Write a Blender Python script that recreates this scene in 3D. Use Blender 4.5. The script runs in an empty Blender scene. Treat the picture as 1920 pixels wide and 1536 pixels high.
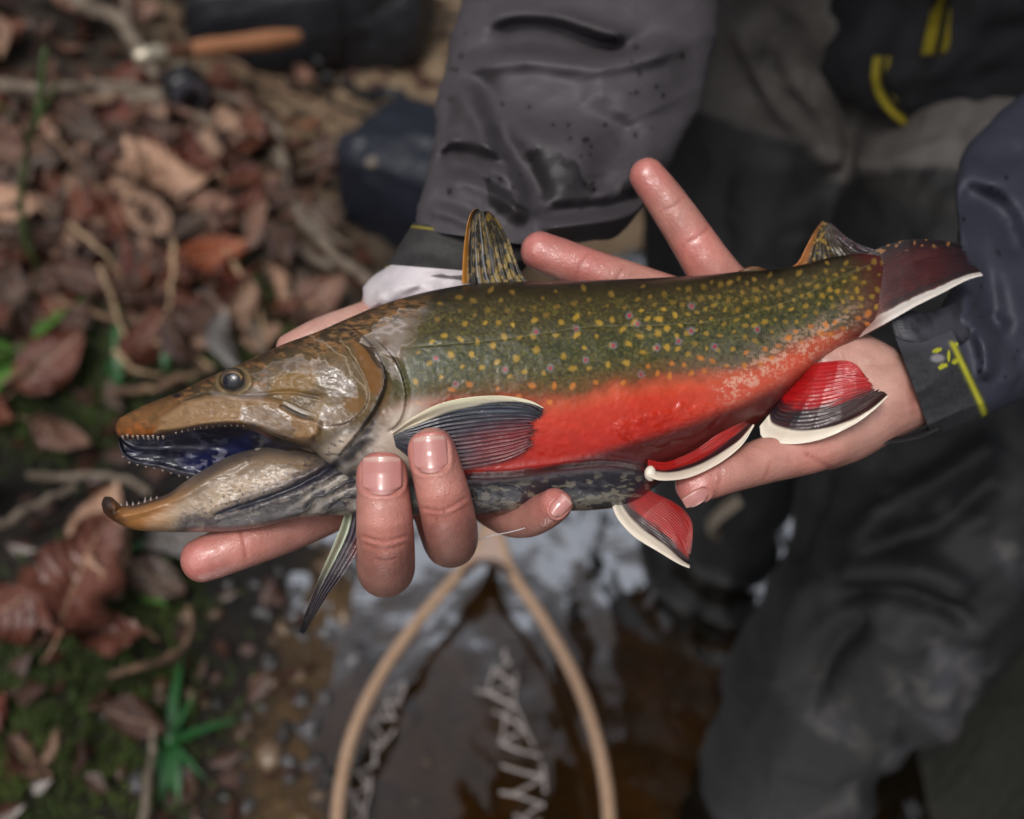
import bpy, math, random
import numpy as np
from mathutils import Vector, Matrix

random.seed(7)
RNG = np.random.default_rng(11)
scene = bpy.context.scene
COL = scene.collection

# ------------------------------------------------------------------ camera
PITCH = math.radians(45.0)          # looking down on the stream
CAM = np.array([0.0, 0.0, 1.0])     # one metre above the water
FOC = 40.0
cam_data = bpy.data.cameras.new("camera")
cam_data.lens = FOC; cam_data.sensor_width = 36.0
cam_data.clip_start = 0.01; cam_data.clip_end = 500.0
cam_data.dof.use_dof = True
cam_data.dof.focus_distance = 0.412
cam_data.dof.aperture_fstop = 6.0
cam = bpy.data.objects.new("camera", cam_data)
cam.location = CAM
cam.rotation_euler = (math.radians(90) - PITCH, 0, 0)
COL.objects.link(cam)
scene.camera = cam

# ------------------------------------------------------------------ light
SUN_EL, SUN_ROT = math.radians(62), math.radians(205)
world = bpy.data.worlds.new("World"); scene.world = world
world.use_nodes = True
wn = world.node_tree; wn.nodes.clear()
sky = wn.nodes.new("ShaderNodeTexSky"); sky.sky_type = 'NISHITA'; sky.sun_disc = False
sky.sun_elevation = SUN_EL; sky.sun_rotation = SUN_ROT
sky.air_density = 1.0; sky.dust_density = 6.0; sky.ozone_density = 1.0
hs = wn.nodes.new("ShaderNodeHueSaturation"); hs.inputs["Saturation"].default_value = 0.32
bg = wn.nodes.new("ShaderNodeBackground"); bg.inputs["Strength"].default_value = 0.15
wo = wn.nodes.new("ShaderNodeOutputWorld")
wn.links.new(sky.outputs[0], hs.inputs["Color"]); wn.links.new(hs.outputs[0], bg.inputs["Color"])
wn.links.new(bg.outputs[0], wo.inputs["Surface"])

sd = bpy.data.lights.new("sun", 'SUN'); sd.energy = 1.5; sd.angle = math.radians(16)
sd.color = (1.0, 0.965, 0.93)
sun = bpy.data.objects.new("sun", sd); COL.objects.link(sun)
# direction TO the sun (behind the camera's left shoulder, high)
sdir = Vector((math.sin(SUN_ROT) * math.cos(SUN_EL), math.cos(SUN_ROT) * math.cos(SUN_EL), math.sin(SUN_EL)))
sun.rotation_euler = sdir.to_track_quat('Z', 'Y').to_euler()
sun.location = (0, 0, 5)

vs = scene.view_settings
vs.view_transform = 'Standard'; vs.look = 'None'; vs.gamma = 1.0; vs.use_curve_mapping = False
vs.exposure = -0.25
scene.render.engine = 'CYCLES'
scene.cycles.use_denoising = True
scene.cycles.max_bounces = 8; scene.cycles.transparent_max_bounces = 12
scene.cycles.caustics_reflective = False; scene.cycles.caustics_refractive = False
scene.cycles.sample_clamp_indirect = 4.0

# ------------------------------------------------------------------ space helpers
K = 1920 * FOC / 36.0
RIGHT = np.array([1.0, 0, 0])
UP = np.array([0.0, math.sin(PITCH), math.cos(PITCH)])
FWD = np.array([0.0, math.cos(PITCH), -math.sin(PITCH)])
D0 = 0.43                            # distance of the held fish
S0 = D0 / K                          # metres per unit in the fish's own frame

def W(px, py, d):
    px, py, d = np.broadcast_arrays(np.asarray(px, float), np.asarray(py, float), np.asarray(d, float))
    x = (px - 960) / K * d; y = (768 - py) / K * d
    return CAM + x[..., None] * RIGHT + y[..., None] * UP + d[..., None] * FWD

def F(px, py, z):                    # hand-sized frame: x right, y down, z toward the viewer
    return W(px, py, D0 - np.asarray(z, float) * S0)

def PX(v):                           # world -> frame of F
    v = np.asarray(v, float) - CAM
    d = v @ FWD
    return 960 + K * (v @ RIGHT) / d, 768 - K * (v @ UP) / d, (D0 - d) / S0

# ------------------------------------------------------------------ numeric helpers
def _hash(i, j, s):
    h = (i * 374761393 + j * 668265263 + s * 1442695041) & 0xFFFFFFFF
    h = ((h ^ (h >> 13)) * 1274126177) & 0xFFFFFFFF
    return ((h ^ (h >> 16)) & 0xFFFF) / 65535.0

def vn(x, y, s=0):
    x = np.asarray(x, float); y = np.asarray(y, float)
    i = np.floor(x).astype(np.int64); j = np.floor(y).astype(np.int64)
    u = x - i; v = y - j
    u = u * u * (3 - 2 * u); v = v * v * (3 - 2 * v)
    a = _hash(i, j, s); b = _hash(i + 1, j, s); c = _hash(i, j + 1, s); d = _hash(i + 1, j + 1, s)
    return (a * (1 - u) + b * u) * (1 - v) + (c * (1 - u) + d * u) * v

def fbm(x, y, s=0, o=4):
    t = 0; a = 0.5; n = 0
    for k in range(o):
        t = t + a * vn(x, y, s + 17 * k); n += a
        x = x * 2.03 + 5.1; y = y * 2.03 + 1.7; a *= 0.5
    return t / n                      # 0..1

def sst(a, b, x):
    t = np.clip((x - a) / (b - a), 0, 1)
    return t * t * (3 - 2 * t)

def pch(x, xp, yp):                  # smooth interpolation through knots
    xp = np.asarray(xp, float); yp = np.asarray(yp, float); x = np.asarray(x, float)
    dx = np.diff(xp); sl = np.diff(yp) / dx
    m = np.empty_like(yp); m[0] = sl[0]; m[-1] = sl[-1]
    for i in range(1, len(xp) - 1):
        m[i] = 0 if sl[i - 1] * sl[i] <= 0 else (sl[i-1]*dx[i] + sl[i]*dx[i-1]) / (dx[i] + dx[i-1])
    x = np.clip(x, xp[0], xp[-1])
    k = np.clip(np.searchsorted(xp, x) - 1, 0, len(xp) - 2)
    t = (x - xp[k]) / dx[k]; h = dx[k]
    return ((2*t**3 - 3*t**2 + 1)*yp[k] + (t**3 - 2*t**2 + t)*h*m[k] + (-2*t**3 + 3*t**2)*yp[k+1] + (t**3 - t**2)*h*m[k+1])

def cat(pts, n, closed=False):       # Catmull-Rom resample, even in length
    P = np.asarray(pts, float)
    if closed: Q = np.vstack([P[-1], P, P[0], P[1]])
    else: Q = np.vstack([2*P[0]-P[1], P, 2*P[-1]-P[-2]])
    out = []
    for i in range(1, len(Q) - 2):
        t = np.linspace(0, 1, 24, endpoint=False)[:, None]
        a, b, c, d = Q[i-1], Q[i], Q[i+1], Q[i+2]
        out.append(0.5 * (2*b + (c-a)*t + (2*a-5*b+4*c-d)*t**2 + (-a+3*b-3*c+d)*t**3))
    out = np.vstack(out + [Q[-2][None]])
    L = np.concatenate([[0], np.cumsum(np.linalg.norm(np.diff(out, axis=0), axis=1))])
    s = np.linspace(0, L[-1], n)
    return np.stack([np.interp(s, L, out[:, k]) for k in range(P.shape[1])], 1)

def pdist(px, py, pts):              # distance to a polyline, position along it 0..1, side
    P = np.asarray(pts, float)
    L = np.concatenate([[0], np.cumsum(np.linalg.norm(np.diff(P, axis=0), axis=1))])
    best = np.full(px.shape, 1e9); tt = np.zeros(px.shape); sd = np.zeros(px.shape)
    for i in range(len(P) - 1):
        a = P[i]; e = P[i+1] - a; l2 = e @ e + 1e-9
        t = np.clip(((px - a[0]) * e[0] + (py - a[1]) * e[1]) / l2, 0, 1)
        rx = px - a[0] - t * e[0]; ry = py - a[1] - t * e[1]
        d = np.hypot(rx, ry); m = d < best
        best = np.where(m, d, best)
        tt = np.where(m, (L[i] + t * math.sqrt(l2)) / L[-1], tt)
        sd = np.where(m, np.sign(e[0] * ry - e[1] * rx), sd)
    return best, tt, sd

def inpoly(px, py, pts):
    P = np.asarray(pts, float); n = len(P)
    c = np.zeros(px.shape, bool); j = n - 1
    for i in range(n):
        xi, yi = P[i]; xj, yj = P[j]
        hit = ((yi > py) != (yj > py)) & (px < (xj - xi) * (py - yi) / (yj - yi + 1e-9) + xi)
        c ^= hit; j = i
    return c

def pmask(px, py, pts, soft=6, warp=0, wl=30, seed=3):   # soft polygon mask with an uneven edge
    x = px; y = py
    if warp:
        x = px + warp * 2 * (fbm(px / wl, py / wl, seed) - 0.5)
        y = py + warp * 2 * (fbm(px / wl, py / wl, seed + 50) - 0.5)
    P = np.asarray(pts, float)
    ins = inpoly(x, y, P)
    d, _, _ = pdist(x, y, np.vstack([P, P[:1]]))
    return sst(-soft, soft, np.where(ins, d, -d))

def lin(r, g, b):
    c = np.array([r, g, b]) / 255.0
    return np.where(c <= 0.04045, c / 12.92, ((c + 0.055) / 1.055) ** 2.4)

# ------------------------------------------------------------------ mesh helpers
def mesh_obj(name, V, faces, mat=None, parent=None, attrs=None, smooth=True):
    V = np.ascontiguousarray(V, dtype=np.float32).reshape(-1, 3)
    me = bpy.data.meshes.new(name)
    if isinstance(faces, np.ndarray):
        k = faces.shape[1]; n = len(faces)
        me.vertices.add(len(V)); me.vertices.foreach_set("co", V.ravel())
        me.loops.add(n * k); me.loops.foreach_set("vertex_index", np.ascontiguousarray(faces, dtype=np.int32).ravel())
        me.polygons.add(n)
        me.polygons.foreach_set("loop_start", np.arange(0, n * k, k, dtype=np.int32))
        me.polygons.foreach_set("loop_total", np.full(n, k, dtype=np.int32))
        me.update(calc_edges=True); me.validate()
    else:
        me.from_pydata(V.tolist(), [], faces); me.update()
    me.polygons.foreach_set("use_smooth", np.full(len(me.polygons), smooth, dtype=bool))
    for an, av in (attrs or {}).items():
        av = np.asarray(av, dtype=np.float32)
        if av.ndim == 2:
            a = me.attributes.new(an, 'FLOAT_COLOR', 'POINT')
            a.data.foreach_set("color", np.hstack([av[:, :3], np.ones((len(av), 1), np.float32)]).astype(np.float32).ravel())
        else:
            a = me.attributes.new(an, 'FLOAT', 'POINT'); a.data.foreach_set("value", av)
    if mat is not None: me.materials.append(mat)
    o = bpy.data.objects.new(name, me); COL.objects.link(o)
    if parent is not None: o.parent = parent; o.matrix_parent_inverse = parent.matrix_world.inverted()
    return o

def gridfaces(n, m, wrap=False, off=0):
    i = np.arange(n - 1)[:, None]; j = np.arange(m if wrap else m - 1)[None, :]
    a = i * m + j; b = i * m + (j + 1) % m
    return np.stack([a, b, b + m, a + m], -1).reshape(-1, 4) + off

def tube_vf(P, R, k=10, caps=True, flat=1.0, up=None):   # swept tube; P (n,3) world, R (n,)
    P = np.asarray(P, float); n = len(P); R = np.broadcast_to(np.asarray(R, float), (n,))
    T = np.gradient(P, axis=0); T /= np.linalg.norm(T, axis=1)[:, None] + 1e-12
    u = np.array([0.31, 0.2, 0.93]) if up is None else np.asarray(up, float)
    V = []
    for i in range(n):
        u = u - T[i] * (u @ T[i]); u /= np.linalg.norm(u) + 1e-12
        w = np.cross(T[i], u)
        a = np.linspace(0, 2 * np.pi, k, endpoint=False)
        V.append(P[i] + R[i] * (np.cos(a)[:, None] * u * flat + np.sin(a)[:, None] * w))
    V = np.vstack(V); Fq = gridfaces(n, k, True).tolist()
    if caps:
        Fq.append(list(range(k))[::-1]); Fq.append([(n - 1) * k + q for q in range(k)])
    return V, Fq

def join_vf(parts):
    V = []; Fc = []; o = 0
    for v, f in parts:
        V.append(np.asarray(v)); Fc += [[q + o for q in p] for p in f]; o += len(v)
    return np.vstack(V), Fc

def empty(name, loc):
    e = bpy.data.objects.new(name, None); e.location = loc; e.empty_display_size = 0.05
    COL.objects.link(e); bpy.context.view_layer.update()
    return e

def tag(o, label=None, cat=None, group=None, kind=None):
    if label: o["label"] = label
    if cat: o["category"] = cat
    if group: o["group"] = group
    if kind: o["kind"] = kind
    return o

# ------------------------------------------------------------------ material helper
class NT:
    def __init__(s, name):
        s.m = bpy.data.materials.new(name); s.m.use_nodes = True
        s.t = s.m.node_tree; s.t.nodes.clear()
        s.out = s.n("ShaderNodeOutputMaterial")
    def n(s, typ, **kw):
        nd = s.t.nodes.new(typ)
        for k, v in kw.items():
            if k in nd.inputs.keys(): s.set(nd.inputs[k], v)
            else: setattr(nd, k, v)
        return nd
    def set(s, inp, v):
        if hasattr(v, "links") or isinstance(v, bpy.types.NodeSocket): s.t.links.new(v, inp)
        else:
            if inp.type == 'RGBA' and not isinstance(v, (int, float)) and len(v) == 3: v = (*v, 1)
            inp.default_value = v
    def i(s, nd, **kw):
        for k, v in kw.items(): s.set(nd.inputs[k.replace("_", " ")], v)
        return nd
    def attr(s, name, col=True):
        a = s.n("ShaderNodeAttribute"); a.attribute_name = name
        return a.outputs["Color" if col else "Fac"]
    def noise(s, scale, detail=4, rough=0.55, vec=None, dist=0):
        nd = s.n("ShaderNodeTexNoise"); s.i(nd, Scale=scale, Detail=detail, Roughness=rough, Distortion=dist)
        s.t.links.new(vec if vec is not None else s.obj(), nd.inputs["Vector"])
        return nd.outputs["Fac"]
    def obj(s):
        return s.n("ShaderNodeTexCoord").outputs["Object"]
    def ramp(s, fac, stops):
        r = s.n("ShaderNodeValToRGB"); s.t.links.new(fac, r.inputs[0])
        e = r.color_ramp.elements
        while len(e) < len(stops): e.new(0.5)
        for q, (p, c) in zip(e, stops):
            q.position = p; q.color = (*c, 1) if len(c) == 3 else c
        return r.outputs[0]
    def mix(s, fac, a, b, mode='MIX'):
        m = s.n("ShaderNodeMix"); m.data_type = 'RGBA'; m.blend_type = mode
        s.set(m.inputs[0], fac); s.set(m.inputs[6], a); s.set(m.inputs[7], b)
        return m.outputs[2]
    def math(s, op, a, b=0.0, clamp=False):
        m = s.n("ShaderNodeMath"); m.operation = op; m.use_clamp = clamp
        s.set(m.inputs[0], a); s.set(m.inputs[1], b); return m.outputs[0]
    def bump(s, h, strength=0.3, dist=0.001, normal=None):
        b = s.n("ShaderNodeBump"); s.i(b, Height=h, Strength=strength, Distance=dist)
        if normal is not None: s.t.links.new(normal, b.inputs["Normal"])
        return b.outputs[0]
    def pbr(s, base, rough=0.5, normal=None, **kw):
        p = s.n("ShaderNodeBsdfPrincipled"); s.set(p.inputs["Base Color"], base); s.set(p.inputs["Roughness"], rough)
        if normal is not None: s.t.links.new(normal, p.inputs["Normal"])
        for k, v in kw.items(): s.set(p.inputs[k.replace("_", " ")], v)
        s.t.links.new(p.outputs[0], s.out.inputs[0]); return p

def grey(v): return (v, v, v)
# ================================================================== stream, bank, sand
# left waterline as x for a given y (metres)
WLY = [-3.0, 0.2, 0.47, 0.66, 0.80, 1.0, 1.15, 1.3, 1.6, 2.4, 9.0]
WLX = [-0.30, -0.27, -0.235, -0.215, -0.185, -0.13, -0.05, 0.10, 0.9, 2.2, 9.0]
RLY = [-3.0, 0.3, 0.9, 1.3, 2.0, 9.0]
RLX = [0.42, 0.35, 0.42, 0.62, 1.6, 9.0]

def terrain(x, y):
    x = np.asarray(x, float); y = np.asarray(y, float)
    w = pch(y, WLY, WLX) + .05 * (fbm(x * 6, y * 6, 301) - .5)
    s = w - x                                            # metres inland of the left waterline
    r = x - (pch(y, RLY, RLX) + .06 * (fbm(x * 6 + 9, y * 6, 303) - .5))
    h = -.16 + .165 * sst(-.40, .0, s)                   # shallows rise to the waterline
    bank = .10 * sst(.02, .24, s) + .07 * sst(.2, .8, s) + .10 * sst(.9, 2.6, s) + .25 * sst(2.5, 7, s)
    bank *= 1 - .55 * sst(1.15, 1.5, y) * sst(-.75, -.3, x)  # low sand bar beyond the fish
    h = h + bank + .30 * sst(-.05, .11, r) + .06 * sst(.1, .4, r) + .2 * sst(.3, 2, r)
    h -= .07 * np.exp(-(((x + .46) / .16) ** 2 + ((y - .86) / .10) ** 2))           # dark hollow in the bank
    h += .034 * (fbm(x * 9, y * 9, 305) - .5) * sst(-.15, .1, np.maximum(s, r)) + .012 * (fbm(x * 34, y * 34, 307) - .5)
    return h

def ground_at(px, py, lift=0.0):                         # where a line of sight meets the ground
    d = 1.3
    for _ in range(14):
        p = W(px, py, d); e = p[2] - float(terrain(p[0], p[1])) - lift
        d += e * 1.1
    return W(px, py, d)

def terrain_n(x, y, e=.02):
    n = Vector((-(float(terrain(x+e, y)) - float(terrain(x-e, y))) / (2*e), -(float(terrain(x, y+e)) - float(terrain(x, y-e))) / (2*e), 1)).normalized()
    return n

def axis_pts(lo, hi, c0, c1, nf, nc):
    return np.concatenate([lo + (c0 - lo) * (1 - (1 - np.linspace(0, 1, nc, endpoint=False)) ** 2.5), np.linspace(c0, c1, nf, endpoint=False), c1 + (hi - c1) * np.linspace(0, 1, nc) ** 2.5])
gx = axis_pts(-60, 60, -1.5, 1.3, 300, 24); gy = axis_pts(-60, 60, 0.1, 3.2, 300, 24)
GX, GY = np.meshgrid(gx, gy, indexing='ij')
GZ = terrain(GX, GY)
s_ = pch(GY, WLY, WLX) - GX
n1 = fbm(GX * 7, GY * 7, 311); n2 = fbm(GX * 30, GY * 30, 313)
C = np.empty(GX.shape + (3,)); C[:] = lin(52, 42, 33)
def gput(m, col, op=1.0):
    global C
    m = np.clip(m * op, 0, 1)[..., None]; C = C * (1 - m) + lin(*col) * m
gput(sst(.45, .65, n2), (84,66,50), .8)
sand = sst(1.1, 1.45, GY + .3 * (n1 - .5)) * sst(-.62, -.32, GX + .25 * (n1 - .5))
gput(sand, (176,150,120), .95); gput(sand * sst(.5, .7, n2), (140,116,92), .6)
moss = sst(.46, .58, fbm(GX * 5 + 3, GY * 5, 315)) * sst(-.25, -.5, GX) * sst(1.2, .8, GY); gput(moss, (44,54,18), .8)
gput(np.exp(-(((GX + .46) / .24) ** 2 + ((GY - .84) / .15) ** 2)) + .8 * np.exp(-(((GX + .27) / .1) ** 2 + ((GY - .7) / .35) ** 2)), (26,20,16), 1.0)  # hollow's shade painted into the soil colour, plus a dark strip along the waterline
wet = sst(.05, -.03, s_) * (GX < .6); gput(wet * (1 - sand), (100,76,46), .85); gput(wet * (1 - sand) * sst(.5, .6, n2), (128,98,62), .5)
gput(sst(.32, .37, GX) * sst(1.3, 1.0, GY), (22,19,14), .95); gput(sst(.32, .4, GX) * sst(.5, .62, n1) * sst(1.3, 1.0, GY), (24,28,12), .8)
mg = NT("bank_soil"); o = mg.obj()
fn = mg.noise(90, 6, .65, o); gr = mg.noise(420, 3, .6, o)
bc = mg.mix(.75, mg.attr("Col"), mg.ramp(fn, [(.3, grey(.25)), (.7, grey(1.0))]), 'MULTIPLY')
mg.pbr(bc, mg.ramp(gr, [(.3, grey(.45)), (.7, grey(.85))]), mg.bump(mg.math('ADD', fn, mg.math('MULTIPLY', gr, .3)), .9, .012))
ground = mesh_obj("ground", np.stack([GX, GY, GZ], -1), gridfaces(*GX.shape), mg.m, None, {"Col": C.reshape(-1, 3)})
tag(ground, kind="structure")

# water: a real rippled sheet over the stream bed
wx = np.linspace(-1.1, 1.7, 420); wy = np.linspace(-1.2, 2.6, 520)
WX, WY = np.meshgrid(wx, wy, indexing='ij')
def ripple(x, y):
    a = fbm(x * 10 + .8 * y, y * 3.6 + 1.5 * x, 331, 3) - .5
    b = fbm(x * 26, y * 17 + 3, 333, 3) - .5
    amp = .35 + .65 * sst(.15, .95, y) * sst(.75, .1, np.abs(x - .05)) + .5 * sst(.35, .0, x)
    ring = .0016 * np.cos(np.hypot(x - .24, y - .78) * 120) * np.exp(-np.hypot(x - .24, y - .78) * 6)
    return .010 * a * amp + .0034 * b * amp + ring
WZ = ripple(WX, WY)
mw = NT("stream_water")
fr = mw.n("ShaderNodeFresnel"); fr.inputs["IOR"].default_value = 1.68
ow = mw.obj(); rb = mw.bump(mw.noise(60, 3, .5, ow), .25, .002)
mw.t.links.new(rb, fr.inputs["Normal"])
tr = mw.n("ShaderNodeBsdfTransparent"); tr.inputs[0].default_value = (.60, .50, .35, 1)
gl = mw.n("ShaderNodeBsdfGlossy"); gl.inputs["Roughness"].default_value = .03; gl.inputs["Color"].default_value = (1, 1, 1, 1)
mw.t.links.new(rb, gl.inputs["Normal"])
mx = mw.n("ShaderNodeMixShader"); mw.t.links.new(fr.outputs[0], mx.inputs[0]); mw.t.links.new(tr.outputs[0], mx.inputs[1]); mw.t.links.new(gl.outputs[0], mx.inputs[2])
mw.t.links.new(mx.outputs[0], mw.out.inputs[0])
water = mesh_obj("water", np.stack([WX, WY, WZ], -1), gridfaces(*WX.shape), mw.m)
tag(water, kind="structure")
# ================================================================== hemlocks along both banks (seen mirrored in the stream)
mtb = NT("tree_bark"); otb = mtb.obj(); mtb.pbr(mtb.ramp(mtb.noise(6, 6, .65, otb), [(.3, tuple(lin(38,32,28))), (.7, tuple(lin(84,72,62)))]), .85, mtb.bump(mtb.noise(14, 6, .7, otb), .8, .05))
mtc = NT("tree_needles"); otc = mtc.obj(); mtc.pbr(mtc.ramp(mtc.noise(1.5, 4, .6, otc), [(.3, tuple(lin(30,42,22))), (.7, tuple(lin(58,70,36)))]), .7)
def tree_meshes(seed):
    g = np.random.default_rng(seed); H = 10.0
    zt = np.linspace(0, 1, 20); ctr = np.stack([.25 * (fbm(zt * 3, zt * 0 + seed, seed) - .5), .25 * (fbm(zt * 3 + 9, zt * 0 + seed, seed) - .5), zt * H], 1); ctr -= ctr[0] * [1, 1, 0]
    parts = [tube_vf(ctr, .20 * (1 - zt) ** .8 + .012, 12)]; lv = []
    for k in range(64):
        t = g.uniform(.16, .985); b = np.array([np.interp(t, zt, ctr[:, q]) for q in range(3)])
        L = (2.0 * (1 - t) ** .7 + .25) * g.uniform(.65, 1.2); a = g.uniform(0, 6.283)
        s = np.linspace(0, 1, 9)[:, None]; d = np.array([math.cos(a), math.sin(a), 0])
        P3 = b + d * L * s + np.array([0, 0, 1]) * L * (.28 * s - .5 * s ** 2)
        parts.append(tube_vf(P3, np.linspace(.035 * (1 - t) + .012, .005, 9), 5))
        for _ in range(int(70 * L)):
            u = g.uniform(.18, 1); p = P3[0] + d * L * u + np.array([0, 0, 1]) * L * (.28 * u - .5 * u * u) + np.array([-d[1], d[0], 0]) * g.normal(0, .20 * L * (1.1 - u) + .03) + np.array([0, 0, g.normal(-.03, .05)])
            th_ = g.uniform(0, 6.283); sz = g.uniform(.07, .17); e1 = np.array([math.cos(th_), math.sin(th_), g.normal(-.2, .3)]) * sz; e2 = np.array([-math.sin(th_), math.cos(th_), g.normal(0, .3)]) * sz * .42
            lv.append((p - e1 * .5, p + e2, p + e1, p - e2))
    V, Fc = join_vf(parts); me = bpy.data.meshes.new("trunk"); me.from_pydata(V.tolist(), [], Fc); me.materials.append(mtb.m)
    for p in me.polygons: p.use_smooth = True
    LV = np.array(lv); mc = bpy.data.meshes.new("crown"); mc.from_pydata(LV.reshape(-1, 3).tolist(), [], np.arange(len(LV) * 4).reshape(-1, 4).tolist()); mc.materials.append(mtc.m)
    return me, mc
TREES = [(-4.4,8.2,1.0,"hemlock standing on the left of the far bank beyond the backpack"),(-1.2,10.2,1.1,"tall hemlock straight behind the sand bar"),(1.9,8.6,1.0,"hemlock rising behind the person in the stream"),
    (3.9,6.6,1.0,"hemlock right of the person, on the far bank"),(6.2,8.2,1.2,"tall hemlock standing back on the far right bank"),(-5.6,4.4,1.05,"hemlock on the leafy bank beyond the long branch"),
    (-5.0,1.0,1.0,"hemlock over the mossy part of the leafy bank"),(4.0,2.2,1.0,"hemlock on the near right bank beside the person"),(4.6,-.6,1.1,"hemlock on the right bank behind the photographer's side"),
    (.6,12.6,1.2,"tallest hemlock, standing far behind the sand bar"),(-3.2,12.8,1.2,"tall hemlock far behind the backpack"),(-4.8,-2.4,1.0,"hemlock on the leafy bank behind the photographer")]
TM = [tree_meshes(800 + k) for k in range(3)]
for q, (x, y, s, lab) in enumerate(TREES):
    z = float(terrain(x, y)) - .05
    e = empty("hemlock_tree", (x, y, z)); e.scale = (s * .95, s * .95, s); e.rotation_euler = (0, 0, q * 1.9)
    tag(e, lab, "tree", "hemlocks around the stream")
    for me, nm in zip(TM[q % 3], ("trunk", "crown")):
        o = bpy.data.objects.new(nm, me); COL.objects.link(o); o.parent = e
# ================================================================== the trout
# outline of the body in its own frame (x along the fish, y down)
TOPX = [216,220,232,250,290,330,380,430,480,530,600,650,700,760,830,880,960,1050,1150,1250,1330,1400,1470,1500,1560,1610,1668]
TOPY = [804,791,780,770,752,737,712,691,668,646,620,598,577,557,541,533,528,527,524,520,515,508,503,497,482,476,482]
BOTX = [216,220,232,250,290,330,380,430,480,520,560,590,620,650,680,720,760,850,950,1050,1130,1170,1200,1230,1300,1380,1430,1480,1540,1600,1668]
BOTY = [804,815,821,825,822,815,805,801,806,821,834,848,876,908,936,957,966,966,963,959,955,949,936,912,876,828,792,736,676,640,606]
THX = [216,222,240,280,350,450,600,700,800,950,1100,1250,1350,1450,1550,1668]
THY = [2,12,28,48,72,92,112,122,126,126,118,100,84,62,40,4]
ftop = lambda x: pch(x, TOPX, TOPY)
fbot = lambda x: pch(x, BOTX, BOTY)
fth = lambda x: pch(x, THX, THY)
fzc = lambda x: -0.11 * np.maximum(np.asarray(x, float) - 760, 0) - 0.00006*np.maximum(np.asarray(x,float)-1200,0)**2
JTX = [190,193,200,210,222,232,250,280,320,340,380,430,480,510,560,640,740]
JTY = [945,936,931,933,944,950,946,937,923,908,882,855,841,836,842,860,880]
JBX = [190,193,200,210,222,250,290,330,400,480,560,640,740]
JBY = [945,957,967,975,982,993,997,998,998,990,972,966,960]
JHX = [190,196,210,250,330,420,520,640,740]
JHY = [3,16,26,38,52,62,66,66,60]
jtop = lambda x: pch(x, JTX, JTY)
jbot = lambda x: pch(x, JBX, JBY)
jth = lambda x: pch(x, JHX, JHY)

def fish_z(px, py):                  # depth of the near flank
    t, b = ftop(px), fbot(px); c = (t + b) / 2; h = (b - t) / 2
    q = np.clip((py - c) / h, -1, 1)
    return fzc(px) + fth(px) * (1 - np.abs(q) ** 2.3) ** 0.5

def shell(xs, top, bot, th, zc, near=230, far=70, full=None):
    a = np.linspace(0, 1, near); ph = np.pi * (0.45 * a + 0.55 * np.arccos(1 - 2 * a) / np.pi)
    pf = np.linspace(np.pi, 2 * np.pi, far + 2)[1:-1]
    ph = np.concatenate([ph, pf]); m = len(ph)
    t, b = top(xs), bot(xs); c = (t + b) / 2; h = (b - t) / 2
    q = -np.cos(ph)
    px = np.repeat(xs[:, None], m, 1); py = c[:, None] + h[:, None] * q
    pw = 2.3 + (full(xs) if full else 0 * xs)[:, None] * (q > 0)[None]
    s = np.sign(np.sin(ph))[None] * (1 - np.abs(q)[None] ** pw) ** 0.5
    z = zc(xs)[:, None] + th(xs)[:, None] * s
    return px, py, z, s > 0, s

# ---- relief of the head and belly: gill covers, jaw plates, folds -----------
GILL = cat([(655,612),(690,640),(716,680),(722,712),(712,748),(690,785),(655,830),(628,862)], 40)
GILL2 = cat([(700,632),(738,672),(757,716),(760,752),(748,790),(722,812)], 40)
PREOP = cat([(640,640),(664,675),(684,712),(690,742),(680,768),(650,792),(610,800)], 40)
MAXI = [(350,748),(420,742),(490,745),(540,757),(578,775),(600,792),(597,815),(575,832),(540,832),(505,822),(470,808),(430,800),(380,804),(330,812),(290,812),(300,785)]
JAWG = cat([(405,965),(450,950),(510,930),(570,905),(620,875),(655,845)], 40)
LAT = cat([(735,653),(800,648),(900,640),(1000,628),(1100,613),(1200,611),(1300,606),(1400,590),(1500,556),(1580,517),(1630,497)], 60)

def head_relief(px, py):
    h = np.zeros(px.shape)
    for line, amp, w in ((GILL, 11, 26), (GILL2, 8, 24), (PREOP, 5, 18)):
        d, t, sd = pdist(px, py, line)
        ends = sst(0, .08, t) * sst(1, .9, t)
        # plate stands proud in front of its rear edge and drops behind it
        h += amp * ends * np.where(sd > 0, np.exp(-(d / w) ** 2), -0.55 * np.exp(-(d / (w * .35)) ** 2))
    h += 12 * pmask(px, py, MAXI, 7)
    d, t, sd = pdist(px, py, cat([(300,812),(380,796),(440,792),(490,802),(540,822),(580,820)], 30))
    h += 10 * np.exp(-(d / 8) ** 2)
    d, t, sd = pdist(px, py, cat([(530,762),(560,778),(590,786)], 12)); h -= 7 * np.exp(-(d / 5) ** 2)
    d = np.hypot((px - 437) / 1.15, py - 713)               # eye socket
    h += 6 * np.exp(-((d - 27) / 6) ** 2) - 12 * sst(26, 14, d)
    d, t, sd = pdist(px, py, cat([(345,751),(400,735),(470,741),(540,735),(600,745)], 20)); h -= 3.5 * np.exp(-(d / 4) ** 2)
    d = np.hypot(px - 331, (py - 741) * 1.3); h += 6 * np.exp(-((d - 9) / 4) ** 2) - 5 * np.exp(-(d / 5) ** 2)
    headm = sst(790, 700, px)
    h += headm * 5 * (fbm(px / 46, py / 34, 5) - .5) + headm * 3.2 * (fbm(px / 14, py / 11, 8) - .5)
    return h

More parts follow.
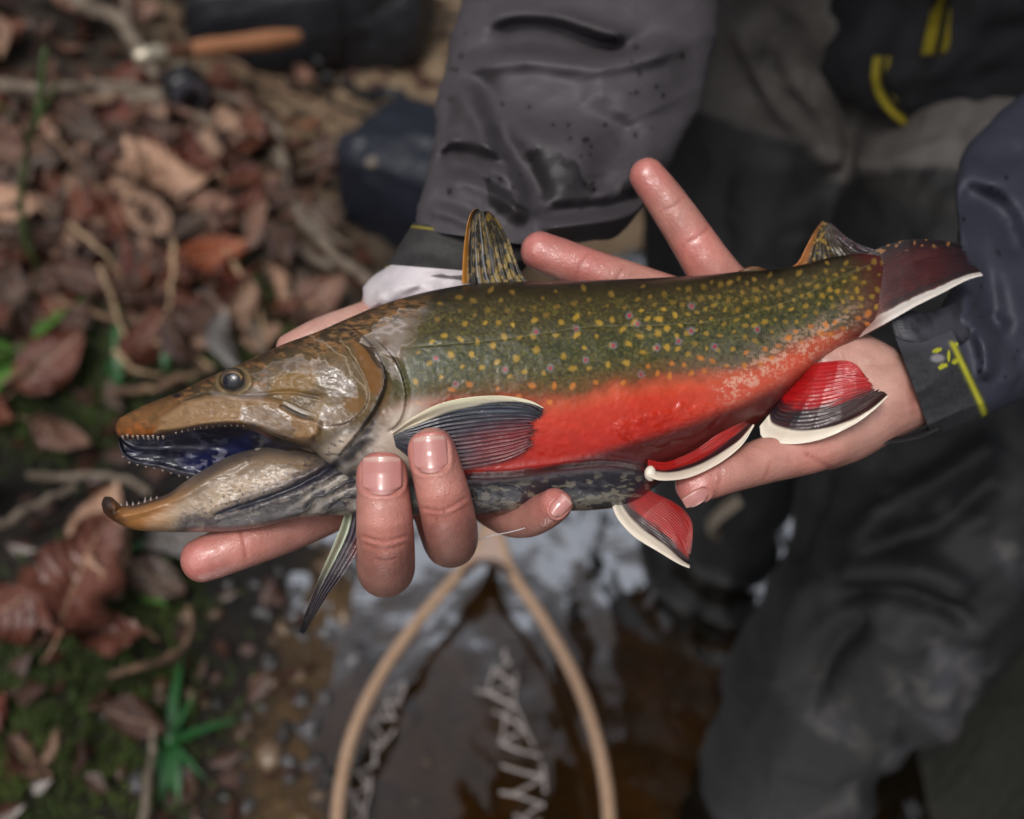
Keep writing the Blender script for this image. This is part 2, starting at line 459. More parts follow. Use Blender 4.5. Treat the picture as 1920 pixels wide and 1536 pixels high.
def body_relief(px, py):
    h = np.zeros(px.shape)
    bm = sst(760, 820, px)
    v = (py - ftop(px)) / (fbot(px) - ftop(px))
    d, t, sd = pdist(px, py, LAT); h -= 1.6 * np.exp(-(d / 2.2) ** 2) * bm
    # belly fold and uneven belly skin
    ln = cat([(860,884),(950,882),(1060,868),(1140,862),(1205,872)], 30)
    d, t, sd = pdist(px, py, ln); h += 6 * np.exp(-(d / 9) ** 2) - 5 * np.exp(-((d - 13) / 8) ** 2) * (sd > 0)
    h += bm * (4.5 * (fbm(px / 70, py / 40, 21) - .5) + 1.4 * (fbm(px / 9, py / 7, 23) - .5))
    h += bm * sst(.8, .95, v) * 5 * (fbm(px / 22, py / 12, 31) - .5)
    # loose slime patch on the red flank
    m = pmask(px, py, SLIME_RED, 5, 6, 18, 41)
    h += m * (3.5 + 5 * (fbm(px / 16, py / 12, 44) - .5))
    return h

SLIME_RED = [(1150,792),(1180,786),(1215,780),(1262,768),(1275,757),(1290,768),(1318,757),(1345,762),(1349,778),(1330,800),(1310,815),(1290,822),(1262,828),(1235,836),(1200,834),(1168,822),(1155,808)]

# ---- colours ---------------------------------------------------------------
class Paint:
    def __init__(s, px, py):
        s.x = px; s.y = py; s.c = np.zeros(px.shape + (3,)); s.rough = np.full(px.shape, .34)
        s.wet = np.full(px.shape, .55)
    def fill(s, col): s.c[:] = lin(*col)
    def put(s, m, col, op=1.0):
        m = np.clip(m * op, 0, 1)[..., None]; s.c = s.c * (1 - m) + lin(*col) * m
    def poly(s, pts, col, soft=8, op=1.0, warp=6, wl=26, seed=1):
        m = pmask(s.x, s.y, pts, soft, warp, wl, seed); s.put(m, col, op); return m
    def line(s, pts, w, col, op=1.0, soft=.6, warp=0, wl=20, seed=2, ends=True):
        x, y = s.x, s.y
        if warp:
            x = x + warp * 2 * (fbm(s.x / wl, s.y / wl, seed) - .5); y = y + warp * 2 * (fbm(s.x / wl, s.y / wl, seed + 9) - .5)
        d, t, _ = pdist(x, y, pts)
        if ends: w = w * (0.35 + .65 * np.minimum(1, 4 * np.minimum(t, 1 - t) + .1))
        m = 1 - sst(w * (1 - soft), w * (1 + soft), d); s.put(m, col, op); return m

def poisson(n, x0, x1, y0, y1, rmin, seed):
    r = np.random.default_rng(seed); pts = []
    for _ in range(n * 12):
        p = (r.uniform(x0, x1), r.uniform(y0, y1)); rr = rmin(p)
        if all((p[0]-q[0])**2 + (p[1]-q[1])**2 > rr * rr for q in pts[-900:]): pts.append(p)
        if len(pts) >= n: break
    return np.array(pts)

REDL = ([700,780,900,1020,1100,1200,1300,1400,1500,1600,1668],[790,762,752,752,740,716,706,690,650,618,600])

def spots(P, pts, rad, col, op=1.0, soft=.35, aniso=None, seed=0):
    r = np.random.default_rng(seed)
    xs, ys = P.x, P.y
    for (cx, cy) in pts:
        rr = rad * r.uniform(.7, 1.3); a = 1.0 if aniso else r.uniform(.8, 1.35); th = r.uniform(-.9, .5)
        if aniso: rr = rad
        sel = np.nonzero((np.abs(xs - cx) < rr * 2.6) & (np.abs(ys - cy) < rr * 2.6))
        if not len(sel[0]): continue
        dx = xs[sel] - cx; dy = ys[sel] - cy
        u = (dx * math.cos(th) + dy * math.sin(th)) / a; w = (-dx * math.sin(th) + dy * math.cos(th)) * a
        d = np.hypot(u, w) * (1 + .5 * (vn(xs[sel] / 3.5, ys[sel] / 3.5, 4) - .5))
        m = (1 - sst(rr * (1 - soft), rr * (1 + soft), d)) * op * r.uniform(.75, 1)
        P.c[sel] = P.c[sel] * (1 - m[:, None]) + lin(*col) * r.uniform(.8, 1.15) * m[:, None]

def paint_body(P):
    x, y = P.x, P.y
    t, b = ftop(x), fbot(x); v = (y - t) / (b - t)
    rl = pch(x, *REDL); vr = (rl - t) / (b - t)
    w = (y - t) / (rl - t)                                  # 0 back .. 1 where the red begins
    n1 = fbm(x / 60, y / 40, 61); n2 = fbm(x / 5.5, y / 5, 62, 3); n3 = fbm(x / 18, y / 14, 63)
    def ramp(stops, k):
        xs = [s for s, _ in stops]; cs = np.array([lin(*c) for _, c in stops])
        return np.stack([np.interp(k, xs, cs[:, q]) for q in range(3)], -1)
    k = w + .10 * (n1 - .5) + .05 * (n3 - .5)
    base = ramp([(0, (30,26,20)), (.07, (54,46,30)), (.22, (72,62,34)), (.42, (70,65,30)), (.62, (64,67,31)), (.8, (80,72,31)), (.92, (116,76,34)), (1.0, (150,66,36))], k)
    base *= (.46 + .60 * n2)[..., None]
    P.c = base
    # greener shoulder, greyer and silvery toward the tail
    P.put(sst(980, 790, x) * sst(.35, .7, w) * (1 - sst(.9, 1.0, w)), (46,58,30), .5)
    g = sst(1180, 1400, x) * np.exp(-((w - .88) / .26) ** 2); P.put(g * (.5 + .6 * n3), (98,98,88), .7)
    # vermiculated fine specks
    sp = sst(.60, .70, vn(x / 4.2, y / 3.6, 71)) * sst(.1, .25, w) * sst(1.0, .8, w); P.put(sp, (112,104,48), .34)
    sp = sst(.62, .72, vn(x / 5.1, y / 4.4, 73)) * sst(.0, .2, w) * sst(1.0, .8, w); P.put(sp, (30,34,24), .5)
    # red flank
    red = sst(-16, 22, (y - rl) + 22 * (n1 - .5) + 13 * (n3 - .5)) * sst(775, 850, x)
    rc = ramp([(0, (192,84,48)), (.25, (190,52,25)), (.6, (178,35,15)), (1, (154,26,15))], np.clip((y - rl) / 130, 0, 1))
    rc *= (.86 + .28 * n3)[..., None]
    P.c = P.c * (1 - red[..., None]) + rc * red[..., None]
    P.put(red * sst(1230, 1440, x), (206,104,82), .55)
    P.put(red * sst(1500, 1640, x), (150,66,48), .6)
    # pale mottled band above the tail root of the red
    d, tt, _ = pdist(x, y, cat([(1330,742),(1400,712),(1470,672),(1540,636),(1620,592)], 30))
    pm = np.exp(-(d / 30) ** 2) * sst(0, .12, tt) * sst(.42, .68, .5 * fbm(x / 13, y / 9, 75) + .5 * fbm(x / 4.5, y / 3.5, 76, 2)); P.put(pm, (216,174,150), .75)
    # scale net toward the tail
    sc = (np.sin((x + y * .9) * .92) * np.sin((x * .55 - y) * .92)); sm = sst(1150, 1350, x) * sst(.25, .5, w) * sst(1.35, 1.0, w)
    P.c *= (1 + .34 * sm * sc)[..., None]
    # tail root and back
    P.put(sst(1560, 1625, x) * sst(.1, .5, v), (96,66,46), .55); P.put(sst(-60, 16, x - (1652 - .00055 * (y - 545) ** 2 * 10) + 14 * (n3 - .5)), (70,26,25), .95)
    # spots
    def rm(p): return 15 + 9 * max(0, (p[1] - 560) / 200.0) + (7 if p[0] < 1200 else 0)
    pts = poisson(560, 772, 1655, 490, 775, rm, 5)
    tt_, rr_ = ftop(pts[:, 0]), pch(pts[:, 0], *REDL)
    ww = (pts[:, 1] - tt_) / (rr_ - tt_)
    ok = (ww > .06) & (ww < 1.02)
    pts, ww = pts[ok], ww[ok]
    shoulder = (pts[:, 0] < 800) & (pts[:, 1] < 640)
    pts, ww = pts[~shoulder], ww[~shoulder]
    spots(P, pts[ww < .3], 4.3, (132,104,44), .75, .5, seed=2)
    md_ = (ww >= .3) & (ww < .8); tl_ = pts[:, 0] > 1280
    spots(P, pts[md_ & ~tl_], 5.0, (170,134,42), .86, .5, seed=3); spots(P, pts[md_ & tl_], 4.2, (152,120,44), .85, .5, seed=8)
    spots(P, pts[ww >= .8], 4.8, (204,122,44), .7, .5, seed=4)
    halo = [(855,720),(947,693),(1032,690),(1098,675),(1150,648),(1202,702),(1195,607),(1272,640),(1232,652),(1340,650),(817,672),(1297,574),(1005,622),(1080,616),(1180,592),(1296,620),(1420,618)]
    spots(P, halo, 7.0, (128,122,128), .6, .4, 1, seed=6)
    spots(P, halo, 3.3, (160,30,46), .95, .35, 1, seed=7)
    P.put(sst(840, 765, x) * sst(.86, 1.04, w), (176,164,150), .9)
    # lateral line
    P.line(LAT, 1.1, (120,114,80), .32, ends=False)
    # dark belly with pale marbling
    bl = pch(x, [640,760,860,950,1060,1140,1205,1240,1300], [905,900,888,884,872,866,872,900,960])
    bm = sst(-7, 9, y - bl + 12 * (n3 - .5)) * sst(1250, 1205, x)
    P.put(bm, (44,45,52), .96)
    mb = sst(.56, .66, fbm(x / 16, y / 6, 81)) * sst(10, 45, y - bl); P.put(bm * mb, (150,142,124), .6)
    P.put(bm * np.exp(-((y - bl - 6) / 9) ** 2), (92,48,46), .6)
    P.rough = .34 - .08 * red; P.wet = .22 + .45 * red + .35 * bm

def paint_head(P):
    x, y = P.x, P.y
    n1 = fbm(x / 40, y / 26, 91); n2 = fbm(x / 7, y / 6, 92, 3); n3 = fbm(x / 16, y / 9, 93)
    hm = sst(790, 735, x + .35 * (y - 660) + 26 * (n3 - .5))     # head zone fades behind the gills
    keep = P.c.copy()
    t = ftop(x); dv = y - t
    base = np.empty_like(P.c); base[:] = lin(94, 76, 50)
    P.c = base * (.66 + .42 * n1 + .26 * n2)[..., None]
    P.put(np.exp(-(dv / 26) ** 2), (50,36,24), .85)
    P.put(sst(.5, .64, n3) * sst(100, 30, dv), (156,108,62), .5)
    P.put(sst(.54, .66, fbm(x / 12, y / 8, 96)) * sst(110, 30, dv), (60,50,40), .55)
    P.poly([(210,830),(212,780),(250,762),(330,730),(345,760),(300,800),(290,835)], (122,82,44), 22, .7)
    P.poly([(205,835),(206,800),(232,790),(300,800),(290,830)], (150,84,34), 12, .7); P.put(sst(.5, .62, fbm(x / 10, y / 14, 97)) * sst(380, 280, x), (74,58,36), .5)
    # upper lip and maxilla
    P.poly(MAXI, (142,112,80), 6, .9, 4); P.put(pmask(x, y, MAXI, 6) * sst(.5, .68, n3), (112,84,56), .6)
    P.poly([(450,752),(520,754),(575,778),(560,800),(500,778)], (120,92,58), 10, .55)
    P.line(cat([(345,751),(400,737),(470,743),(540,737),(600,745)], 20), 3, (62,50,36), .8)
    P.line(cat([(528,760),(560,777),(588,787)], 12), 4.5, (58,54,50), .85)
    P.line(cat([(532,754),(562,770),(592,780)], 12), 3.5, (196,190,182), .7)
    # cheek and gill covers
    P.poly([(395,735),(440,742),(480,728),(500,735),(490,748),(400,745)], (150,138,132), 7, .55)
    P.poly([(500,735),(520,705),(570,690),(600,700),(590,730),(540,750)], (128,98,54), 9, .75)
    P.poly([(600,745),(640,770),(640,800),(600,800),(580,775)], (150,126,98), 10, .6)
    P.poly([(660,640),(690,655),(716,700),(712,745),(690,735),(684,700),(668,668)], (112,74,34), 8, .9)
    P.poly([(640,750),(668,738),(686,748),(676,772),(650,775)], (116,84,48), 6, .85)
    P.poly([(722,700),(752,735),(752,775),(726,800),(706,790),(716,745)], (104,80,56), 9, .8)
    P.poly([(690,640),(700,634),(738,690),(750,730),(735,720),(712,672)], (62,66,40), 8, .8)
    P.line(GILL, 4.5, (38,30,26), .85, warp=3); P.line(GILL2, 4, (54,46,36), .7, warp=3)
    P.line(cat([(612,605),(640,618),(665,632),(690,655),(712,690)], 30), 4, (34,30,26), .8, warp=3)
    P.line(PREOP, 2.0, (180,160,132), .4, warp=7, wl=16)
    # lower cheek: pale with smoky shading and the gill-slit folds
    P.poly([(590,838),(640,800),(700,792),(735,800),(700,850),(668,900),(640,890)], (104,96,88), 12, .85); P.poly([(545,836),(600,846),(640,815),(668,806),(664,832),(620,872),(585,896),(550,880)], (190,174,156), 12, .8, 8); P.put(sst(.56, .72, n2) * pmask(x, y, [(545,836),(668,806),(664,850),(600,910),(550,880)], 8), (56,54,58), .6); P.line(cat([(560,908),(620,874),(655,845),(690,808),(712,770)], 30), 6, (30,30,40), .8, warp=4, wl=22)
    st = np.sin((x * .62 + y * .95) * .19 + 5 * n1); P.put(sst(.2, .8, st) * pmask(x, y, [(560,900),(640,850),(700,800),(725,815),(690,880),(670,970),(560,975)], 10), (36,36,44), .8)
    P.put(sst(.3, .9, -st) * pmask(x, y, [(560,900),(640,850),(700,800),(725,815),(690,880),(670,970),(560,975)], 10), (150,144,140), .5)
    P.poly([(692,842),(722,806),(750,800),(790,800),(770,850),(700,862)], (222,214,204), 9, .9)
    P.line([(727,812),(738,805)], 6, (150,66,40), .7)
    P.put(sst(.55, .7, n2) * sst(780, 820, y) * sst(560, 600, x), (50,50,56), .4)
    # milky slime over nape and cheek, sky reflection painted in as pale rings
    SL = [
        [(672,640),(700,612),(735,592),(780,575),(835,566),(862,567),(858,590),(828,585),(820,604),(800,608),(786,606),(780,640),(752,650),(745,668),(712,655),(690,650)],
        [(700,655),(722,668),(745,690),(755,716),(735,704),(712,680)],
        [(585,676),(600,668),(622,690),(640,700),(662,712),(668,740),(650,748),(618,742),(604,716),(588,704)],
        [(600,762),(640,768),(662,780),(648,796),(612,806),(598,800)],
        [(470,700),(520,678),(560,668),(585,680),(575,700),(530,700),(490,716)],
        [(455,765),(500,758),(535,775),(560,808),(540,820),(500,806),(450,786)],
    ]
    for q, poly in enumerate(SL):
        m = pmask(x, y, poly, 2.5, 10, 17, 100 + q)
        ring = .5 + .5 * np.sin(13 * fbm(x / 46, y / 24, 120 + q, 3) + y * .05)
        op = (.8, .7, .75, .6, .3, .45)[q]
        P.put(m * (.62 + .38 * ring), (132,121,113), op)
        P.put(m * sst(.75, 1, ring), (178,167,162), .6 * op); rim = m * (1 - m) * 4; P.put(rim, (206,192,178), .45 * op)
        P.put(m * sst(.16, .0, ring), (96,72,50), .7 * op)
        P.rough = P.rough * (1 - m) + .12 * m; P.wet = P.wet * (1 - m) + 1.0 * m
    for q in range(2):
        sq = np.sin(24 * fbm(x / 44, y / 12, 140 + q)); mm = pmask(x, y, [(560,650),(640,606),(720,580),(840,552),(820,570),(720,612),(660,640),(590,668)], 8)
        P.put(sst(.55, .95, sq) * mm, (150,112,74), .42); P.put(sst(.5, .9, -sq) * mm, (40,30,22), .4)
    P.line(cat([(500,640),(560,627),(600,640),(640,668),(662,700),(684,735),(686,765)], 40), 1.8, (186,170,150), .35, warp=9, wl=14)
    # eye ring
    d = np.hypot((x - 437) / 1.15, y - 713); P.put(np.exp(-((d - 26) / 4) ** 2), (120,102,72), .8); P.put(sst(24, 18, d), (30,26,24), 1)
    d = np.hypot(x - 331, (y - 741) * 1.4); P.put(sst(10, 5, d), (24,24,30), .95)
    # under the lip
    P.put(sst(12, 2, fbot(x) - y) * sst(470, 440, x), (60,50,52), .7)
    P.c = P.c * hm[..., None] + keep * (1 - hm[..., None])

def paint_jaw(P):
    x, y = P.x, P.y
    n1 = fbm(x / 40, y / 26, 151); n2 = fbm(x / 5, y / 4.5, 152, 3); n3 = fbm(x / 16, y / 9, 153)
    t, b = jtop(x), jbot(x); v = (y - t) / (b - t)
    P.fill((186,164,140)); P.c *= (.66 + .5 * n1 + .12 * (n3 - .5))[..., None]
    # warm tip, dark hooked point, tan lip
    P.put(sst(345, 268, x + 40 * (n1 - .5) + 30 * (v - .5)), (160,108,58), .95)
    P.put(sst(245, 205, x - 14 * (v - .4)), (66,40,26), .95)
    P.put(sst(216, 200, x) * sst(.9, .5, v), (46,40,42), .8)
    lip = sst(44, 18, y - t + 14 * (n3 - .5)) * sst(225, 260, x); P.put(lip, (146,102,60), .9)
    P.put(sst(11, 4, y - t) * sst(225, 260, x), (70,62,66), .8)
    P.put(sst(340, 420, x) * sst(40, 16, y - t + 10 * (n3 - .5)), (122,112,104), .75)
    P.put(sst(300, 380, x) * sst(74, 30, y - t + 26 * (n3 - .5) + 14 * (n1 - .5)), (118,99,80), .85)
    P.put(sst(330, 400, x) * sst(26, 8, y - t + 8 * (n3 - .5)), (78,72,70), .7)
    # smoky lower half
    gl = pch(x, [190,300,330,405,450,510,570,620,660,740], [1040,1030,985,962,948,928,902,874,846,800])
    under = sst(-26, 16, y - gl + 26 * (n2 - .5) + 14 * (n3 - .5)) * sst(300, 350, x)
    P.put(under, (66,66,74), .9)
    P.put(sst(.52, .66, fbm(x / 22, y / 13, 155)) * sst(8, 26, y - gl), (160,150,138), .75)
    P.line(JAWG, 7, (28,30,44), .95, warp=4, wl=22); 
    P.put(sst(.57, .72, n2) * sst(90, 10, gl - y) * sst(360, 420, x), (50,48,54), .75)
    P.put(sst(400, 470, x) * np.exp(-((y - gl + 12) / 11) ** 2), (52,54,68), .55)
    # folds toward the throat
    st = np.sin((x * .55 + y * .95) * .2 + 6 * n1)
    zone = sst(500, 570, x) * sst(14, 30, y - gl); P.put(sst(.1, .7, st) * zone, (30,30,38), .85); P.put(sst(.4, .9, -st) * zone, (168,160,152), .5)
    P.put(np.hypot(x - 482, y - 837) < 7, (216,210,190), .9)
    P.rough = np.full(x.shape, .34); P.wet = np.full(x.shape, .5)

def jaw_relief(px, py):
    d, t, sd = pdist(px, py, JAWG)
    h = -7 * np.exp(-(d / 6) ** 2) + 3 * np.exp(-((d - 14) / 8) ** 2)
    d, t, sd = pdist(px, py, cat([(232,968),(290,950),(350,925),(400,892),(460,862)], 30)); h += 9 * np.exp(-(d / 9) ** 2) - 5 * np.exp(-((d - 15) / 5) ** 2) * (sd < 0)
    st = np.sin((px * .55 + py * .95) * .2 + 6 * fbm(px / 40, py / 26, 151)); h += 4 * st * sst(520, 600, px)
    d = np.hypot(px - 207, py - 946); h += 10 * sst(22, 8, d)
    h += 7 * (fbm(px / 40, py / 22, 171) - .5) + 1.0 * (fbm(px / 11, py / 8, 172) - .5)
    return h

def fish_material(name, bump=.35):
    m = NT(name)
    col = m.attr("Col"); rough = m.attr("Rough", False); wet = m.attr("Wet", False)
    o = m.obj()
    fine = m.noise(2600, 3, .6, o)
    nb = m.bump(fine, bump, .00025)
    big = m.noise(150, 4, .6, o, 1.2)
    cb = m.bump(big, .34, .0013)
    p = m.pbr(col, rough, nb, Coat_Weight=wet, Coat_Roughness=.07, Coat_IOR=1.4, Specular_IOR_Level=.32, Subsurface_Weight=.06, Subsurface_Radius=(.004,.0015,.001), Subsurface_Scale=.6)
    m.t.links.new(cb, p.inputs["Coat Normal"])
    return m.m

M_FISH = fish_material("trout_skin")
trout = empty("trout", F(900, 940, 0))
tag(trout, "large red-bellied spotted trout with open mouth held in two wet hands", "fish")

a = np.linspace(0, 1, 860)
xs = 216 + (1668 - 216) * (a - .10 * np.sin(2 * np.pi * a) / np.pi)
xs[0] = 216.3
px, py, z, near, s = shell(xs, ftop, fbot, fth, fzc, full=lambda x: 7 * sst(300, 420, x) * sst(660, 600, x))
rel = head_relief(px, py) + body_relief(px, py)
edge = np.clip(np.abs(s), 0, 1) ** .8
z = z + np.sign(s) * rel * edge
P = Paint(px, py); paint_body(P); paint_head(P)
VA = F(px, py, z).reshape(-1, 3); CA = P.c.reshape(-1, 3); RA = P.rough.ravel(); WA = P.wet.ravel(); FA = gridfaces(*px.shape, True)
xs = 190 + 550 * (np.linspace(0, 1, 330) ** 1.15); xs[0] = 190.2
px, py, z, near, s = shell(xs, jtop, jbot, jth, lambda q: np.zeros_like(q), 170, 60)
z = z + np.sign(s) * jaw_relief(px, py) * np.clip(np.abs(s), 0, 1) ** .8
P = Paint(px, py); paint_jaw(P)
VB = F(px, py, z).reshape(-1, 3); FB = gridfaces(*px.shape, True) + len(VA)
VA = np.vstack([VA, VB]); FA = np.vstack([FA, FB]); CA = np.vstack([CA, P.c.reshape(-1, 3)])
RA = np.concatenate([RA, P.rough.ravel()]); WA = np.concatenate([WA, P.wet.ravel()])
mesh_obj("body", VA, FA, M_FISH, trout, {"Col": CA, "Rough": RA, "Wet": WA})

# ---- inside of the mouth: palate between the near lip and the far jaw --------
nl = cat([(222,815),(250,822),(300,819),(350,810),(400,803),(440,802),(480,810),(515,828),(545,840)], 90)
fl = cat([(221,818),(226,845),(240,864),(268,873),(300,879),(330,889),(352,894),(400,905),(470,900)], 90)
vv = np.linspace(0, 1, 50)
px = nl[:, 0][:, None] * (1 - vv) + fl[:, 0][:, None] * vv
py = nl[:, 1][:, None] * (1 - vv) + fl[:, 1][:, None] * vv
zn = fth(nl[:, 0]) * .45; zf = -fth(nl[:, 0]) * .55
z = zn[:, None] * (1 - vv) + zf[:, None] * vv - 26 * np.sin(np.pi * vv)[None]
z += 10 * (fbm(px / 24, py / 10, 201) - .5) + 8 * np.exp(-((vv[None] - .93) / .05) ** 2) + 6 * np.exp(-((vv[None] - .45) / .06) ** 2)
P = Paint(px, py); P.fill((26,28,44)); P.put(sst(.56, .7, fbm(px / 20, py / 10, 203)), (74,76,96), .7)
P.put(np.exp(-((vv[None] - .42) / .07) ** 2) * np.ones_like(px), (88,88,98), .5)
P.put(pmask(px, py, [(345,850),(420,835),(470,812),(470,850),(400,880),(350,885)], 10), (28,34,74), .85)
P.put(sst(.55, .62, fbm(px / 16, py / 9, 205)) * pmask(px, py, [(350,850),(430,840),(430,870),(370,875)], 8), (130,130,150), .8)
P.put(np.exp(-((vv[None] - .97) / .05) ** 2) * np.ones_like(px), (92,88,94), .6)
mesh_obj("palate", F(px, py, z).reshape(-1, 3), gridfaces(*px.shape), M_FISH, trout,
         {"Col": P.c.reshape(-1, 3), "Rough": np.full(px.size, .22), "Wet": np.full(px.size, .9)})

# ---- teeth, one by one --------------------------------------------------------
M_TOOTH = NT("tooth_enamel"); M_TOOTH.pbr(tuple(lin(138,124,118)), .25, Coat_Weight=.6); M_TOOTH = M_TOOTH.m
def tooth(x, y, z, l, r, dx, dy):
    t = np.linspace(0, 1, 6); pts = F(x + dx * l * t, y + dy * l * t, z - 4 * t * t)
    V, Fc = tube_vf(pts, r * S0 * (1 - t) ** .6 + 1e-6, 7); mesh_obj("tooth", V, Fc, M_TOOTH, trout)
rt = np.random.default_rng(4)
for q in range(9): tooth(230 + q * 9.5, 815 + rt.uniform(-1, 2) + (q > 4) * 1, 24 + q * 3, rt.uniform(6, 11), 3.2, rt.uniform(-.1, .3), 1)
for q in range(12): tooth(330 + q * 11.5, pch(330 + q * 11.5, BOTX, BOTY) - 5, 62 + q * 1.5, rt.uniform(3, 6), 2.4, .1, 1)
for q in range(7): tooth(228 + q * 11, pch(228 + q * 11, [220,250,300], [946,945,930]) + 3, 22 + q * 2, rt.uniform(5, 12), 3.0, rt.uniform(-.25, .1), -1)
for q in range(11):
    k = 12 + q * 5; tooth(fl[k, 0], fl[k, 1], -18 - q * 2, rt.uniform(2, 6), 3, 0, 1)

# ---- eye ------------------------------------------------------------------------
th = np.linspace(0, np.pi * .62, 40); ph = np.linspace(0, 2 * np.pi, 64, endpoint=False)
R = 24.0
zb = float(fish_z(np.array(437.), np.array(713.)))
ex = 437 + 1.06 * R * np.sin(th)[:, None] * np.cos(ph); ey = 713 + R * np.sin(th)[:, None] * np.sin(ph)
ez = zb - 17 + R * .62 * np.cos(th)[:, None] + 0 * ph
P = Paint(ex, ey); r = np.hypot((ex - 437) / 1.06, ey - 714)
P.fill((96,78,54)); P.c *= (.7 + .6 * fbm(np.arctan2(ey - 713, ex - 437) * 5, r / 6, 9))[..., None]
P.put(np.exp(-((r - 16.5) / 1.3) ** 2), (176,142,96), .8); P.put(sst(16, 14, np.hypot((ex - 434) / 1.12, ey - 714)), (12,14,28), 1); P.put(sst(20.5, 24, r), (60,50,40), .9)
P.put(sst(14, 19, r) * sst(713, 700, ey), (54,44,38), .7)
mesh_obj("eye", F(ex, ey, ez).reshape(-1, 3), gridfaces(*ex.shape, True), M_FISH, trout, {"Col": P.c.reshape(-1, 3), "Rough": np.full(ex.size, .1), "Wet": np.full(ex.size, 1.0)})

# ---- fins -----------------------------------------------------------------------
M_FIN = fish_material("fin_membrane", .2)
def fin(name, lead, trail, zl, zt, paint, nu=90, nv=150, rays=13, amp=3.0, thick=3.5, ragged=8, bow=0, seed=0, leadw=.1, leadh=7, jag=0.05):
    A = cat([(*p, 0) for p in lead], nv)[:, :2]; B = cat([(*p, 0) for p in trail], nv)[:, :2]
    u = np.linspace(0, 1, nu)[:, None]; v = np.linspace(0, 1, nv)[None]
    g = np.random.default_rng(seed)
    # each ray reaches its own length: uneven outer margin
    jg = 1 - jag * np.interp(u[:, 0], np.linspace(0, 1, rays * 2), g.uniform(0, 1, rays * 2))[:, None] * sst(.18, .4, u)
    vv = v * jg
    idx = vv * (nv - 1); i0 = np.clip(idx.astype(int), 0, nv - 2); f = (idx - i0)[..., None]
    PA = A[i0] * (1 - f) + A[i0 + 1] * f; PB = B[i0] * (1 - f) + B[i0 + 1] * f
    PP = PA * (1 - u[..., None]) + PB * u[..., None]
    px, py = PP[..., 0], PP[..., 1]
    ray = np.cos(2 * np.pi * (u * rays + .25 * (fbm(vv * 4, u * 3 + seed, 7) - .5)))
    za = np.interp(vv.ravel(), np.linspace(0, 1, len(zl)), zl).reshape(vv.shape); zb2 = np.interp(vv.ravel(), np.linspace(0, 1, len(zt)), zt).reshape(vv.shape)
    z = za * (1 - u) + zb2 * u + amp * ray * (.4 + .6 * vv) * sst(leadw * .8, leadw * 1.8, u) + bow * np.sin(np.pi * u) + ragged * (fbm(u * 7, vv * 2.5, seed + 3) - .5) * vv
    z = z + leadh * sst(leadw * 1.2, leadw * .3, u)
    P = Paint(px, py); paint(P, u + 0 * vv, vv + 0 * u, ray)
    th_ = thick * (1 - .6 * vv) * (1 + 1.2 * sst(leadw * 1.2, 0, u))
    V1 = F(px, py, z + th_ / 2).reshape(-1, 3); V2 = F(px, py, z - th_ / 2).reshape(-1, 3)
    n = len(V1); f1 = gridfaces(nu, nv); f2 = f1[:, ::-1] + n
    ring = np.concatenate([np.arange(nv), np.arange(1, nu) * nv + nv - 1, (nu - 1) * nv + np.arange(nv - 2, -1, -1), np.arange(nu - 2, 0, -1) * nv])
    r2 = np.roll(ring, -1); side = np.stack([ring, ring + n, r2 + n, r2], -1)
    C2 = np.vstack([P.c.reshape(-1, 3)] * 2)
    return mesh_obj(name, np.vstack([V1, V2]), np.vstack([f1, f2, side]), M_FIN, trout,
        {"Col": C2, "Rough": np.concatenate([P.rough.ravel()] * 2), "Wet": np.concatenate([P.wet.ravel()] * 2)})

def bw_edge(P, u, v, ray, w1=.1, w2=.25, red=(176,24,22), dark=(24,22,26), white=(226,214,196), taper=.35, tipdark=.0):
    n = fbm(u * 30, v * 9, 5)
    P.fill(red); P.c *= (.74 + .22 * (ray * .5 + .5) + .5 * (n - .5))[..., None]
    if tipdark: P.put(sst(1 - tipdark, 1, v + .15 * (n - .5)), (40,22,18), .85)
    P.put(sst(w2 + .07, w2 - .07, u + .12 * (n - .5)), dark, .95)
    ww = w1 * (1 - taper * v)
    P.put(sst(1.15, .85, (u + .03 * (n - .5)) / ww), white, 1)
    P.wet[:] = .8; P.rough[:] = .28

def zf(x, y, off): return float(fish_z(np.array(float(x)), np.array(float(y)))) + off

# near pectoral fin, lying along the flank
def p_pect(P, u, v, ray):
    n = fbm(u * 26, v * 6, 15); n2 = fbm(u * 60, v * 4, 16)
    P.fill((34,37,48)); P.put(sst(.5, .75, n2) * np.ones_like(u), (104,110,124), .5)
    P.put(sst(.3, .7, u + .15 * (v - .5)) * sst(.25, .8, v + .3 * (n - .5)), (124,28,32), .9)
    P.put(sst(.3, .9, ray) * sst(.2, .4, u) * sst(.4, .7, n), (150,130,130), .35); P.put(sst(-.4, -.9, ray), (22,24,32), .7)
    P.put(sst(.9, 1, v + .1 * (n - .5)), (30,20,24), .6)
    P.put(sst(1.2, .85, (u + .05 * (n - .5)) / (.19 * (1 - .86 * v ** 1.6))), (216,208,182), 1)
    P.put(sst(.12, 0, u) * sst(.1, .5, v) * sst(.9, .5, v), (196,200,160), .4)
    P.wet[:] = .8; P.rough[:] = .25
PL = [(736,812),(775,782),(825,757),(880,745),(940,742),(990,750),(1019,764)]
PT = [(742,838),(790,872),(850,880),(900,874),(950,862),(985,846),(1004,833)]
fin("pectoral_fin", PL, PT, [zf(740,815,6), zf(800,770,10), zf(900,745,12), zf(1019,764,12)], [zf(745,838,4), zf(820,870,8), zf(900,874,10), zf(1004,833,8)], p_pect, rays=17, amp=1.6, thick=4, leadw=.14, leadh=8, ragged=9, jag=.1, seed=3)

